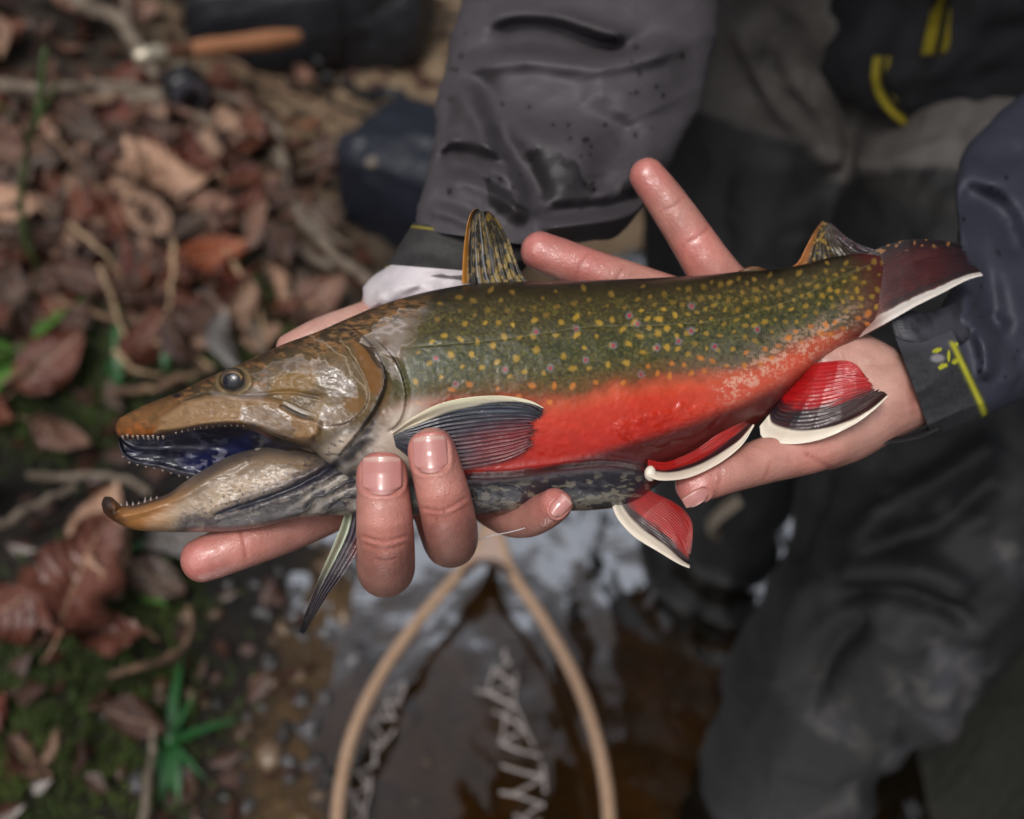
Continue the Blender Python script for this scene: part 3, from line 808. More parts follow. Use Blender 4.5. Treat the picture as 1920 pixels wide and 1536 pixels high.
# far pectoral fin, hanging below the throat
def p_pect2(P, u, v, ray):
    n = fbm(u * 26, v * 9, 18)
    P.fill((50,44,58)); P.put(sst(.55, .9, u) * sst(.45, .1, v), (150,52,50), .9); P.put(sst(.4, .9, ray), (150,138,140), .35)
    P.put(sst(1.1, .8, u / .34) * sst(.72, .4, v), (186,196,168), .9); P.put(sst(1.1, .8, u / .2) * sst(.6, .9, v), (186,184,176), .7); P.put(sst(.7, .95, v), (26,24,28), .75)
    P.wet[:] = .9; P.rough[:] = .22
fin("pectoral_fin", [(648,958),(634,1000),(604,1070),(576,1140),(561,1184)], [(690,960),(684,1010),(650,1068),(612,1120),(567,1194)], [-30, -12, 6, 14, 18], [-40, -50, -40, -10, 16], p_pect2, nu=60, rays=6, amp=4, thick=4, leadw=.2, leadh=5, ragged=16, jag=.03, seed=5)

# near pelvic fin
def p_pelv(P, u, v, ray):
    bw_edge(P, u, v, ray, .46, .56, (164,24,18), taper=.55)
    P.put(sst(.8, 1, v) * sst(.25, .5, u), (60,34,28), .7)
fin("pelvic_fin", [(1213,893),(1240,901),(1290,896),(1345,871),(1390,836),(1415,797)], [(1215,862),(1250,866),(1300,846),(1345,815),(1378,798),(1398,789)], [52, 60, 58, 50, 36, 22], [zf(1215,862,4), zf(1260,860,6), zf(1300,846,8), zf(1345,815,10), zf(1378,790,10)], p_pelv, nu=70, rays=12, amp=1.2, leadw=.45, leadh=8, thick=5, seed=7, jag=.02)
# knob at its root
kv, kf = [], []
th = np.linspace(0, np.pi, 20); ph = np.linspace(0, 2 * np.pi, 28, endpoint=False)
kx = 1219 + 11 * np.sin(th)[:, None] * np.cos(ph); ky = 888 + 15 * np.cos(th)[:, None] + 0 * ph; kz = 52 + 11 * np.sin(th)[:, None] * np.sin(ph)
ky = ky + 3 * (fbm(kx / 9, ky / 9, 3) - .5)
mesh_obj("fin_root", F(kx, ky, kz).reshape(-1, 3), gridfaces(*kx.shape, True), M_FIN, trout, {"Col": np.tile(lin(226,216,200), (kx.size, 1)), "Rough": np.full(kx.size, .4), "Wet": np.full(kx.size, .5)})

# far pelvic fin, hanging under the vent
def p_pelv2(P, u, v, ray):
    bw_edge(P, u, v, ray, .24, .4, (158,24,20), taper=.3, tipdark=.14)
fin("pelvic_fin", [(1148,950),(1160,975),(1190,1007),(1235,1035),(1270,1056),(1293,1066)], [(1210,915),(1230,926),(1260,940),(1284,958),(1298,984),(1297,1030)], [-26, -16, -6, 2, 6], [-40, -44, -42, -38, -30], p_pelv2, rays=22, amp=.8, leadw=.2, leadh=8, thick=5, seed=9, jag=.05)

# anal fin
def p_anal(P, u, v, ray):
    bw_edge(P, u, v, ray, .20, .44, (176,20,24), taper=.75, tipdark=.10)
    n = fbm(u * 22, v * 7, 25); P.put(sst(.7, .3, u) * sst(.3, .9, v), (52,26,20), .75); P.put(sst(.5, .62, n) * sst(.2, .3, u) * sst(.55, .4, u) * sst(.4, .2, v), (16,18,28), .9)
    P.put(sst(1.1, .9, (u + .04 * (n - .5)) / (.2 * (1 - .8 * v))), (226,216,198), 1)
zan = -75
fin("anal_fin", [(1424,800),(1432,822),(1480,833),(1540,824),(1600,797),(1640,768),(1666,742)], [(1512,690),(1530,681),(1555,678),(1580,676),(1600,680),(1612,690),(1622,704)], [-40, -6, 8, 10, 4, -4], [-92, -40, -20, -8, -2], p_anal, rays=20, amp=.8, leadw=.16, leadh=10, thick=5, ragged=10, seed=11, jag=.09)

# adipose fin
def p_adi(P, u, v, ray):
    P.fill((78,60,36)); P.put(sst(.3, 0, u), (150,90,50), .8); P.put(sst(.5, 1, v), (60,40,32), .5)
fin("adipose_fin", [(1372,514),(1392,505),(1415,500),(1436,506),(1446,514)], [(1400,522),(1410,518),(1420,515),(1430,515),(1442,518)], [-82, -74, -72, -78], [-70, -66, -64, -70], p_adi, nu=24, nv=40, rays=2, amp=.5, leadh=2, ragged=2, seed=13)

# tail fin: upper lobe folded over, middle rays, lower lobe with white edge
def p_tailu(P, u, v, ray):
    n = fbm(P.x / 18, P.y / 12, 28)
    P.fill((46,38,25)); P.c *= (.6 + .7 * n)[..., None]; P.put(sst(.58, .66, fbm(P.x / 7, P.y / 5, 27)) * sst(.6, .3, u), (140,112,46), .8)
    P.put(sst(.48, .9, u), (40,30,36), .9); P.put(sst(.5, .68, fbm(P.x / 9, P.y / 16, 29)) * sst(.5, .8, u), (92,66,74), .6)
    P.put(sst(.14, .04, u), (168,108,62), .95)
    P.put(sst(.25, .8, ray) * sst(.4, .9, v), (70,48,34), .3)
fin("tail_fin", [(1474,506),(1496,492),(1512,462),(1526,436),(1542,414)], [(1690,500),(1668,478),(1632,466),(1592,448),(1560,418)], [-104, -112, -118, -126, -134], [-118, -124, -130, -136, -134], p_tailu, nu=110, rays=16, amp=.6, thick=4, leadw=.06, leadh=4, ragged=16, seed=15, jag=.03)
_u = trout.children[-1]
def p_tailm(P, u, v, ray):
    n = fbm(P.x / 14, P.y / 9, 33)
    P.fill((66,21,23)); P.c *= (.55 + .5 * (ray * .5 + .5) + .5 * (n - .5))[..., None]
    P.put(sst(.62, .95, v + .2 * (n - .5)), (30,20,26), .85); P.put(sst(.72, .98, u + .1 * (n - .5)), (20,16,20), .9)
    P.put((vn(P.x / 7, P.y / 5, 35) > .83) * sst(.8, .9, u), (150,104,54), .7)
    P.put(sst(.2, .05, v), (74,30,28), .8)
    P.put(sst(.14, .2, u) * sst(.28, .2, u), (24,20,22), .7)
    P.put(sst(1.15, .85, (u + .03 * (n - .5)) / (.15 * (1 - .25 * v))), (206,198,190), 1)
    P.put(sst(.3, .1, v) * sst(.5, .1, u), (120,52,34), .7)
    P.wet[:] = .25; P.rough[:] = .45
fin("tail_fin", [(1610,634),(1665,604),(1718,574),(1770,548),(1812,526),(1843,517)], [(1606,486),(1655,462),(1700,450),(1740,448),(1780,453),(1808,462)], [-112, -94, -92, -96, -106, -118], [-118, -112, -114, -124, -138], p_tailm, nu=130, rays=30, amp=1.0, thick=4, leadw=.12, leadh=9, ragged=14, seed=17, jag=.07)

# dorsal fin, upright and half folded
def p_dor(P, u, v, ray):
    n = fbm(P.x / 7, P.y / 11, 38)
    P.fill((108,90,54)); P.put(sst(.42, .5, n), (22,20,17), .95); P.put(sst(.3, .7, u) , (26,23,19), .75)
    P.put(sst(.56, .66, fbm(P.x / 6, P.y / 10, 39)) * sst(.3, .5, u), (140,116,54), .75)
    P.put(sst(.7, .95, np.cos(2 * np.pi * (u * 7 + .5 * fbm(v * 3, u * 3, 2)))) * sst(.1, .25, u) * sst(.7, .5, u), (140,146,156), .6)
    P.put(sst(.12, .05, u), (176,116,40), .95)
    P.wet[:] = .7
fin("dorsal_fin", [(866,532),(867,500),(870,460),(876,420),(884,398),(893,391)], [(990,530),(978,514),(966,484),(952,446),(932,412),(915,394)], [-6, 0, 4, 8, 6], [-26, -30, -34, -30, -22], p_dor, rays=10, amp=3.5, thick=4, leadw=.08, leadh=4, ragged=18, seed=19, jag=.05)
# ================================================================== the person: hands, jacket, waders
person = empty("person", (0.28, 0.75, -0.15))
tag(person, "person in dark rain jacket and grey waders standing in the stream holding the trout", "person")

def remesh(name, V, Fc, voxel, smooth_it=6):
    me = bpy.data.meshes.new(name); me.from_pydata(np.asarray(V).tolist(), [], Fc)
    o = bpy.data.objects.new(name, me); COL.objects.link(o)
    r = o.modifiers.new("r", 'REMESH'); r.mode = 'VOXEL'; r.voxel_size = voxel
    s = o.modifiers.new("s", 'SMOOTH'); s.factor = .5; s.iterations = smooth_it
    dg = bpy.context.evaluated_depsgraph_get(); ev = o.evaluated_get(dg); m2 = ev.to_mesh()
    n = len(m2.vertices); v = np.empty(n * 3, np.float32); m2.vertices.foreach_get("co", v)
    nn = np.empty(n * 3, np.float32); m2.vertices.foreach_get("normal", nn)
    q = len(m2.polygons); lt = np.empty(q, np.int32); m2.polygons.foreach_get("loop_total", lt)
    li = np.empty(len(m2.loops), np.int32); m2.loops.foreach_get("vertex_index", li)
    ev.to_mesh_clear(); bpy.data.objects.remove(o); bpy.data.meshes.remove(me)
    assert (lt == 4).all()
    return v.reshape(-1, 3).astype(float), nn.reshape(-1, 3).astype(float), li.reshape(-1, 4)

def limb(pts, n=36, k=22, roundtip=True):        # pts: (px,py,z,r) in the hand frame
    Q = cat(pts, n)
    if roundtip:                                 # rounded finger end
        e = Q[-1] + (Q[-1] - Q[-2]) / np.linalg.norm((Q[-1] - Q[-2])[:3]) * 0
        dirn = (Q[-1] - Q[-3])[:3]; dirn /= np.linalg.norm(dirn); r = Q[-1, 3]
        a = np.linspace(0.12, 1, 9) * np.pi / 2
        tip = np.stack([np.r_[Q[-1, :3] + dirn * r * .92 * math.sin(t), max(r * math.cos(t), r * .04)] for t in a])
        Q = np.vstack([Q, tip])
    P3 = F(Q[:, 0], Q[:, 1], Q[:, 2]); sc = (D0 - Q[:, 2] * S0) / D0
    return tube_vf(P3, Q[:, 3] * S0 * sc, k)

def skin_material():
    m = NT("wet_skin"); o = m.obj()
    wr = m.n("ShaderNodeTexVoronoi"); wr.feature = 'DISTANCE_TO_EDGE'; m.i(wr, Scale=900); m.t.links.new(o, wr.inputs["Vector"])
    fine = m.noise(700, 4, .6, o)
    h = m.math('ADD', m.math('MULTIPLY', wr.outputs[0], .6), m.math('MULTIPLY', fine, .6))
    nb = m.bump(h, .5, .0009)
    blot = m.noise(90, 4, .6, o)
    col = m.mix(.55, m.attr("Col"), m.ramp(blot, [(.32, (.66,.50,.48)), (.68, (1.08,1.02,1.0))]), 'MULTIPLY')
    wet = m.ramp(m.noise(70, 4, .6, o, 1.0), [(.42, grey(.25)), (.52, grey(1.0))])
    wa = m.attr("Wet", False); wetm = m.math('ADD', m.math('MULTIPLY', wet, wa), m.math('MAXIMUM', m.math('SUBTRACT', wa, 1.0), 0.0), True)
    cn = m.bump(m.noise(200, 4, .65, o, 1.5), .45, .0014)
    p = m.pbr(col, .42, nb, Subsurface_Weight=.22, Subsurface_Radius=(.9,.32,.2), Subsurface_Scale=.0035, Specular_IOR_Level=.4, Coat_Weight=wetm, Coat_Roughness=.045, Coat_IOR=1.5)
    m.t.links.new(cn, p.inputs["Coat Normal"])
    return m.m
M_SKIN = skin_material()
mn = NT("fingernail"); on = mn.obj()
mn.pbr(mn.attr("Col"), .22, mn.bump(mn.noise(500, 2, .5, on), .1, .0003), Subsurface_Weight=.15, Subsurface_Radius=(.8,.4,.3), Subsurface_Scale=.002, Coat_Weight=.7, Coat_Roughness=.08)
M_NAIL = mn.m

def hand(name, limbs, voxel, creases=(), nails=(), tips=(), knuckles=(), pale=()):
    V, Fc = join_vf([limb(l, roundtip=rt) for l, rt in limbs])
    V, N, Q = remesh(name, V, Fc, voxel, 7)
    px, py, z = PX(V)
    toward = -(N @ FWD)
    disp = np.zeros(len(V))
    for (pts, w, a) in creases:
        d, t, _ = pdist(px, py, cat([(p[0], p[1]) for p in pts], 14))
        disp -= a * np.exp(-(d / w) ** 2) * sst(0, .12, t) * sst(1, .88, t) * (toward > -.1)
    for (cx, cy, hw, hl, ang, *_r) in nails:
        ca, sa = math.cos(ang), math.sin(ang)
        u = ((px - cx) * ca + (py - cy) * sa) / hw; v = (-(px - cx) * sa + (py - cy) * ca) / hl
        rr = (np.abs(u) ** 3 + np.abs(v) ** 3) ** (1 / 3.)
        front = toward > .1
        disp += front * (2.6 * np.exp(-((rr - 1.2) / .13) ** 2) - 5.0 * sst(1.1, .9, rr))
    disp += 1.1 * (fbm(px / 26, py / 26, 401) - .5)
    V = V + N * (disp * S0)[:, None]
    c = np.tile(lin(186,136,124), (len(V), 1)) * (.9 + .2 * fbm(px / 50, py / 50, 403))[:, None]
    def put(m, col, op):
        nonlocal c
        m = np.clip(m * op, 0, 1)[:, None]; c = c * (1 - m) + lin(*col) * m
    for (x, y, r) in pale: put(np.exp(-((px - x) ** 2 + (py - y) ** 2) / r ** 2), (206,168,154), .8)
    for (x, y, r) in tips: put(np.exp(-((px - x) ** 2 + (py - y) ** 2) / r ** 2), (200,118,112), .7)
    for (x, y, r) in knuckles: put(np.exp(-((px - x) ** 2 + (py - y) ** 2) / r ** 2), (206,128,116), .5)
    for (pts, w, a) in creases:
        d, t, _ = pdist(px, py, cat([(p[0], p[1]) for p in pts], 14)); put(np.exp(-(d / w) ** 2), (158,84,74), .38)
    for (x, y, rr_) in ((832,961,2.6),(818,973,2.2),(845,905,1.6)): put(np.exp(-((px - x) ** 2 + (py - y) ** 2) / rr_ ** 2), (120,44,34), .8)
    wet = np.full(len(V), .5)
    for (x, y, r) in tips: wet = np.maximum(wet, 1.7 * np.exp(-((px - x) ** 2 + (py - y) ** 2) / (1.3 * r) ** 2))
    h = mesh_obj(name, V, Q, M_SKIN, person, {"Col": c, "Wet": wet})
    for (cx, cy, hw, hl, ang, lift, tilt) in nails:
        ca, sa = math.cos(ang), math.sin(ang)
        uu = np.linspace(-1, 1, 25)[:, None]; vv = np.linspace(-1, 1, 31)[None]
        wv = hw * (1 - .32 * sst(.45, 1.0, vv) ** 1.4 - .06 * sst(-.6, -1, vv))
        x = uu * wv; y = hl * vv + 0 * uu - hl * .10 * (1 - uu ** 2) * (vv < 0) + hl * .18 * (1 - uu ** 2) * sst(.3, 1, vv) - hl * .12 * sst(.3, 1, vv)
        X = cx + x * ca - y * sa; Y = cy + x * sa + y * ca
        # rest it on the finger: nearest front vertices give the bed height
        f = toward > .1
        bed = []
        for qx, qy in ((cx, cy), (cx + hl * .7 * sa, cy - hl * .7 * ca), (cx - hl * .7 * sa, cy + hl * .7 * ca)):
            dd = np.hypot(px - qx, py - qy) + (~f) * 1e4; k = np.argsort(dd)[:80]; bed.append(np.sort(z[k])[-8:].mean())
        zz = np.interp(vv[0], [-.7, 0, .7], [bed[1], bed[0], bed[2]])[None] + lift - hw * .34 * uu ** 2 - 2 * sst(-.7, -1, vv)
        zz = zz + .5 * (fbm(X / 5, Y / 30, 5) - .5)
        pc = np.empty(X.shape + (3,)); pc[:] = lin(190,132,126)
        fe = sst(-.74, -.86, vv - .06 * (1 - uu ** 2))[..., None]; pc = pc * (1 - fe) + lin(200,160,150) * fe
        lu = (sst(.72, .95, vv + .25 * uu ** 2 * 0) * (np.abs(uu) < .8))[..., None]; pc = pc * (1 - .6 * lu) + lin(206,162,154) * .6 * lu
        T = F(X, Y, zz).reshape(-1, 3); B = F(X, Y, zz - 3).reshape(-1, 3); n = len(T)
        f1 = gridfaces(25, 31); nu, nv = 25, 31
        ring = np.concatenate([np.arange(nv), np.arange(1, nu) * nv + nv - 1, (nu - 1) * nv + np.arange(nv - 2, -1, -1), np.arange(nu - 2, 0, -1) * nv]); r2 = np.roll(ring, -1)
        mesh_obj("fingernail", np.vstack([T, B]), np.vstack([f1, f1[:, ::-1] + n, np.stack([ring, ring + n, r2 + n, r2], -1)]), M_NAIL, h, {"Col": np.vstack([pc.reshape(-1, 3)] * 2)})
    return h

# the hand under the head: index reaching forward, two fingers curled over the belly, little finger tucked
zm = zf(716, 880, 0); zr = zf(812, 830, 0)
L1 = [
    ([(770,560,-330,72),(735,620,-290,78),(705,700,-250,84),(690,790,-215,84)], False),            # wrist to palm
    ([(770,640,-270,70),(800,740,-220,76),(800,840,-190,66)], False),                              # far half of the palm
    ([(640,720,-250,62),(660,800,-210,66),(690,880,-160,60)], False),
    ([(735,600,-270,50),(660,618,-215,44),(600,632,-190,36),(545,655,-170,30)], True),             # thumb behind the neck
    ([(672,830,-190,56),(640,930,-150,50),(560,982,-95,44),(470,1016,-50,45),(400,1042,-36,44),(377,1051,-34,42)], True),   # index
    ([(716,860,-180,54),(718,990,-150,54),(722,1062,-60,54),(724,1052,50,55),(722,990,zm+52,54),(719,930,zm+58,51),(717,890,zm+46,47)], True),  # middle
    ([(790,850,-180,52),(822,950,-150,51),(842,1012,-60,50),(846,1000,60,51),(834,940,zr+46,51),(820,885,zr+52,48),(810,842,zr+42,44)], True),   # ring
    ([(850,850,-180,46),(905,930,-130,42),(950,966,-70,38),(990,972,-10,36),(1022,958,44,35),(1040,947,70,33)], True),   # little
]
C1 = [([(672,1004),(720,1016),(772,1003)], 4, 2.6), ([(676,1018),(720,1030),(768,1018)], 3, 1.6), ([(786,952),(830,958),(880,930)], 4, 2.2), ([(792,966),(838,968),(884,944)], 3, 1.3),
      ([(448,988),(458,1015),(462,1050)], 4, 2.4), ([(700,1048),(722,1052),(748,1046)], 3, 1.2)]
N1 = [(716,893,37,34,0.0,3.5,0), (807,853,32,33,-.09,3.5,0), (1050,950,14,20,.75,3.0,0)]
T1 = [(716,868,58), (808,815,52), (372,1055,62), (1045,945,46)]
K1 = [(722,1020,60), (838,960,60), (460,1020,50)]
hand("hand", L1, .0007, C1, N1, T1, K1, [(640,610,120)])

# the hand under the tail: palm up, thumb along the belly, two fingers rising behind the back
L2 = [
    ([(1800,702,-262,54),(1760,716,-205,60),(1690,738,-155,73),(1620,752,-140,86),(1540,752,-150,82)], False),   # wrist and heel
    ([(1710,748,-170,48),(1655,760,-140,66),(1590,800,-104,66),(1530,830,-80,58)], False),                                        # ball of the thumb
    ([(1720,728,-185,46),(1650,722,-165,76),(1540,690,-180,92),(1440,650,-205,86),(1370,610,-210,70)], False),                       # palm behind the tail
    ([(1600,800,-98,58),(1520,838,-52,50),(1440,862,-22,44),(1370,884,4,40),(1320,902,16,38),(1298,912,20,34)], True),   # thumb
    ([(1420,640,-200,48),(1300,578,-170,44),(1200,540,-150,42),(1110,508,-138,40),(1040,482,-130,39),(1010,470,-128,37)], True),  # index
    ([(1450,620,-205,52),(1375,555,-185,50),(1332,502,-170,46),(1285,430,-160,41),(1238,362,-152,37),(1212,328,-148,34)], True),  # middle
    ([(1470,640,-215,48),(1380,600,-225,46),(1280,590,-200,42),(1190,600,-180,36)], True),
    ([(1480,680,-205,44),(1400,690,-215,42),(1310,690,-195,36)], True),
]
C2 = [([(1240,396),(1262,388),(1280,372)], 4, 1.6), ([(1282,460),(1310,444),(1332,424)], 4, 1.6), ([(1080,520),(1088,500),(1102,478)], 4, 1.4), ([(1150,540),(1158,520),(1170,500)], 4, 1.2),
      ([(1690,650),(1708,700),(1712,770)], 8, 1.6), ([(1718,660),(1732,710),(1736,760)], 6, 1.2), ([(1560,880),(1530,862),(1510,850)], 5, 1.8), ([(1345,915),(1352,898),(1350,880)], 4, 1.6), ([(1430,900),(1440,884),(1444,866)], 4, 1.0)]
N2 = [(1306,934,26,12,-.55,2.0,0)]
T2 = [(1290,915,60), (1205,335,60), (1000,465,70), (1100,500,50), (1300,460,40)]
K2 = [(1540,860,60), (1320,480,50)]
hand("hand", L2, .0008, C2, N2, T2, K2, [(1640,700,90), (1560,800,80)])

# ------------------------------------------------------------------ jacket
def cloth_material(name, rough=.55, weave=2600, bumpn=.25, spec=.35, wetpatch=False, sheen=0.0):
    m = NT(name); o = m.obj()
    w1 = m.n("ShaderNodeTexWave"); m.i(w1, Scale=weave / 6.0, Distortion=.3); w1.bands_direction = 'X'; m.t.links.new(o, w1.inputs["Vector"])
    w2 = m.n("ShaderNodeTexWave"); m.i(w2, Scale=weave / 6.0, Distortion=.3); w2.bands_direction = 'Z'; m.t.links.new(o, w2.inputs["Vector"])
    h = m.math('ADD', m.math('MULTIPLY', w1.outputs["Fac"], w2.outputs["Fac"]), m.noise(500, 3, .6, o))
    n = m.bump(h, bumpn, .0004)
    n = m.bump(m.noise(38, 5, .55, o), .35, .004, n)
    v = m.ramp(m.noise(24, 5, .6, o), [(.3, grey(.72)), (.7, grey(1.12))])
    col = m.mix(1.0, m.attr("Col"), v, 'MULTIPLY')
    m.pbr(col, m.attr("Rough", False), n, Specular_IOR_Level=spec, Sheen_Weight=sheen, Sheen_Roughness=.4)
    return m.m
M_JACKET = cloth_material("rain_shell")

def sleeve(name, secs, folds, seed, base, wetpolys=(), nr=320, nk=260, mat=None, paint=None, amp_=1.0):
    # secs: (cx, cy, z, half width, thickness, perp angle)
    Q = cat(secs, nr)
    a = np.linspace(0, 2 * np.pi, nk, endpoint=False)
    ca, sa = np.cos(a), np.sin(a)
    ex = np.sign(ca) * np.abs(ca) ** .92; ez = np.sign(sa) * np.abs(sa) ** .92
    px = Q[:, 0][:, None] + Q[:, 3][:, None] * ex * np.cos(Q[:, 5])[:, None]
    py = Q[:, 1][:, None] + Q[:, 3][:, None] * ex * np.sin(Q[:, 5])[:, None]
    z = Q[:, 2][:, None] + Q[:, 4][:, None] * ez
    h = np.zeros(px.shape); sgn = np.sign(ez) * np.abs(ez) ** .5
    for (pts, w, amp) in folds:
        d, t, sd = pdist(px, py, cat(pts, 26)); e = sst(0, .18, t) * sst(1, .82, t)
        # a fold: sharp drop on one side, soft shoulder on the other
        sg = sd * d / (w * 1.25)
        h += .9 * amp * e * (1.55 * sg * np.exp(-sg ** 2) + .35 * np.exp(-(sg - .6) ** 2))
    fu = px * .92 - py * .38; fv = px * .38 + py * .92
    rg = 1 - np.abs(2 * fbm(fu / 260, fv / 62, seed + 5, 2) - 1)
    h += amp_ * (40 * (fbm(px / 190, py / 120, seed, 2) - .5) + 8 * (fbm(px / 60, py / 44, seed + 3) - .5) + 26 * (rg ** 1.6 - .4))
    z = z + h * np.where(ez > 0, 1, .4) * np.abs(sgn)
    rim = (1 - np.abs(ez)) ** 2 * np.sign(ex)                       # uneven silhouette from the same folds
    wob = (20 * (fbm(py / 60 + seed, z / 400, seed + 7) - .5) + 26 * (fbm(py / 130 + seed, z / 700, seed + 8) - .5)) * rim
    px = px + wob
    c = np.tile(lin(*base), px.shape + (1,)); rough = np.full(px.shape, .58)
    n3 = fbm(px / 24, py / 24, seed + 11)
    for poly in wetpolys:
        m = pmask(px, py, poly, 3, 16, 22, seed + 20); c = c * (1 - .62 * m[..., None]); rough = rough * (1 - m) + .42 * m
    for (dx, dy, rr) in DROPS:
        d = np.hypot(px - dx, (py - dy) * .8); m = sst(rr * 1.2, rr * .7, d); c = c * (1 - .55 * m[..., None]); rough = rough * (1 - m) + .15 * m
    if paint: c, rough = paint(px, py, z, c, rough, Q, a)
    return mesh_obj(name, F(px, py, z).reshape(-1, 3), gridfaces(nr, nk, True), mat or M_JACKET, person, {"Col": c.reshape(-1, 3), "Rough": rough.ravel()})

rd = np.random.default_rng(9)
DROPS = [(rd.uniform(840, 1290), rd.uniform(60, 420), rd.uniform(2.5, 6)) for _ in range(46)] + [(rd.uniform(1790, 1910), rd.uniform(300, 720), rd.uniform(2, 4.5)) for _ in range(26)]

SEC_L = [(848,520,-285,112,110,.10),(905,448,-320,124,118,.14),(950,405,-380,160,140,.30),(985,375,-450,186,160,.34),(1030,290,-560,214,185,.16),(1066,190,-690,240,205,.05),(1090,90,-820,246,215,.0),(1110,-20,-940,246,220,-.03),(1120,-190,-1150,250,220,-.05),(1130,-420,-1400,270,230,-.05),(1140,-700,-1750,300,240,-.05)]
FOLD_L = [
    ([(838,92),(880,112),(950,98),(1030,100),(1110,108),(1200,92),(1290,60)], 20, 74),
    ([(900,62),(960,40),(1040,42),(1120,68),(1200,92)], 15, -64),
    ([(836,150),(885,168),(914,220),(935,285),(975,340),(1012,412)], 24, 105),
    ([(812,300),(850,276),(905,284),(962,312)], 14, -70),
    ([(820,330),(880,330),(940,360),(1000,405)], 16, 50),
    ([(1000,416),(1080,408),(1170,394),(1250,352)], 15, 110),
    ([(1300,60),(1270,150),(1180,205),(1080,215)], 44, 50),
    ([(905,190),(990,225),(1080,240),(1180,225)], 34, 36),
    ([(1190,210),(1180,300),(1150,380)], 36, -44),
    ([(800,380),(850,392),(910,420)], 14, 34),
    ([(860,180),(850,230),(830,270)], 14, -44),
]
def p_slL(px, py, z, c, rough, Q, a):
    k = np.linspace(0, 1, len(Q))[:, None] + 0 * px
    g = sst(1250, 1040, px + .35 * (py - 200)); c = c * (1 - .0 * g[..., None])
    return c, rough
sleeve("jacket_sleeve", SEC_L[1:], FOLD_L, 431, (74,70,74), [[(985,290),(1040,280),(1100,330),(1115,360),(1070,390),(1010,370)], [(1180,300),(1290,330),(1240,380),(1170,360)], [(900,330),(960,360),(990,400),(930,400)]], paint=p_slL)

# cuff band with yellow piping, white liner
def p_cuff(px, py, z, c, rough, Q, a):
    c[:] = lin(52, 50, 50); n = fbm(px / 7, py / 7, 441); c *= (.7 + .6 * n)[..., None]
    k = np.linspace(0, 1, len(Q))[:, None] + 0 * px
    m = (np.exp(-((k - .93) / .022) ** 2) + np.exp(-((k - .16) / .02) ** 2))[..., None].clip(0, 1)
    c = c * (1 - .8 * m) + lin(150, 136, 38) * .8 * m
    lo = sst(.14, .1, k)[..., None]; c = c * (1 - lo) + lin(96, 90, 92) * lo
    return c, rough * 0 + .65
sleeve("cuff", [(836,520,-262,112,112,.08),(850,503,-285,118,114,.08),(872,474,-305,122,116,.11),(908,436,-335,128,122,.14)], [([(740,500),(790,486),(850,500)], 14, 12)], 445, (52,50,50), nr=120, nk=200, paint=p_cuff)
def p_lin(px, py, z, c, rough, Q, a):
    c[:] = lin(214, 206, 210); c *= (.86 + .24 * fbm(px / 40, py / 30, 447))[..., None]; return c, rough * 0 + .6
M_LINER = cloth_material("white_liner", bumpn=.15)
sleeve("liner_cuff", [(768,592,-236,80,80,.02),(776,562,-236,96,88,.02),(792,534,-246,104,92,.04),(836,505,-270,104,98,.08)], [([(705,540),(740,560),(730,590)], 22, 26), ([(790,530),(800,560),(780,585)], 18, -22), ([(690,545),(760,530),(850,545)], 16, 14)], 449, (214,206,210), nr=90, nk=200, paint=p_lin, mat=M_LINER)

# other sleeve
SEC_R = [(1760,716,-182,94,92,1.18),(1800,690,-215,104,98,1.12),(1850,640,-290,130,112,1.05),(1890,575,-400,170,140,.95),(1930,500,-530,214,165,.85),(1985,430,-660,236,180,.8),(2070,370,-800,250,190,.8),(2200,280,-930,260,200,.8),(2330,150,-1200,270,210,.7),(2440,-120,-1600,290,220,.5),(2480,-420,-2000,310,230,.4)]
FOLD_R = [([(1788,330),(1840,350),(1900,400),(1930,500)], 30, -60), ([(1800,395),(1830,480),(1835,560),(1820,640)], 26, 46), ([(1835,580),(1860,650),(1862,720)], 16, 40), ([(1795,300),(1850,320),(1930,300)], 26, 40), ([(1850,600),(1890,680),(1920,700)], 22, 30), ([(1815,420),(1880,560),(1900,640)], 30, -30)]
sleeve("jacket_sleeve", SEC_R[1:], FOLD_R, 461, (50,52,64), paint=None, amp_=.35)
def p_cuffR(px, py, z, c, rough, Q, a):
    c[:] = lin(44, 45, 48); n = fbm(px / 5, py / 5, 463); c *= (.55 + .9 * n)[..., None]
    k = np.linspace(0, 1, len(Q))[:, None] + 0 * px
    up = sst(670, 640, py + .45 * (px - 1750) * 0 + 10 * (n - .5))
    c = c * (1 - up[..., None]) + lin(66, 66, 74) * up[..., None]
    m = (np.exp(-((k - .9) / .05) ** 2) * sst(636, 646, py))[..., None]; c = c * (1 - m) + lin(168, 166, 44) * m
    for (lx, ly, r1, r2) in ((1757,657,9,4),(1768,687,9,5),(1793,677,9,5),(1779,668,3,11),(1792,646,5,4)):
        q = sst(1.2, .8, np.hypot((px - lx) / r1, (py - ly + .3 * (px - lx)) / r2))[..., None]; c = c * (1 - q) + lin(160, 160, 36) * q
    for (lx, ly, r1) in ((1758,672,10),): q = sst(1.3, .5, np.hypot((px - lx) / 14, (py - ly) / 8))[..., None]; c = c * (1 - .6 * q) + lin(150, 146, 150) * .6 * q
    return c, rough * 0 + .7
sleeve("cuff", [(1712,722,-150,106,100,1.22),(1742,712,-165,106,100,1.2),(1780,696,-190,108,104,1.16),(1812,676,-220,110,106,1.12)], [], 465, (44,45,48), nr=120, nk=220, paint=p_cuffR)
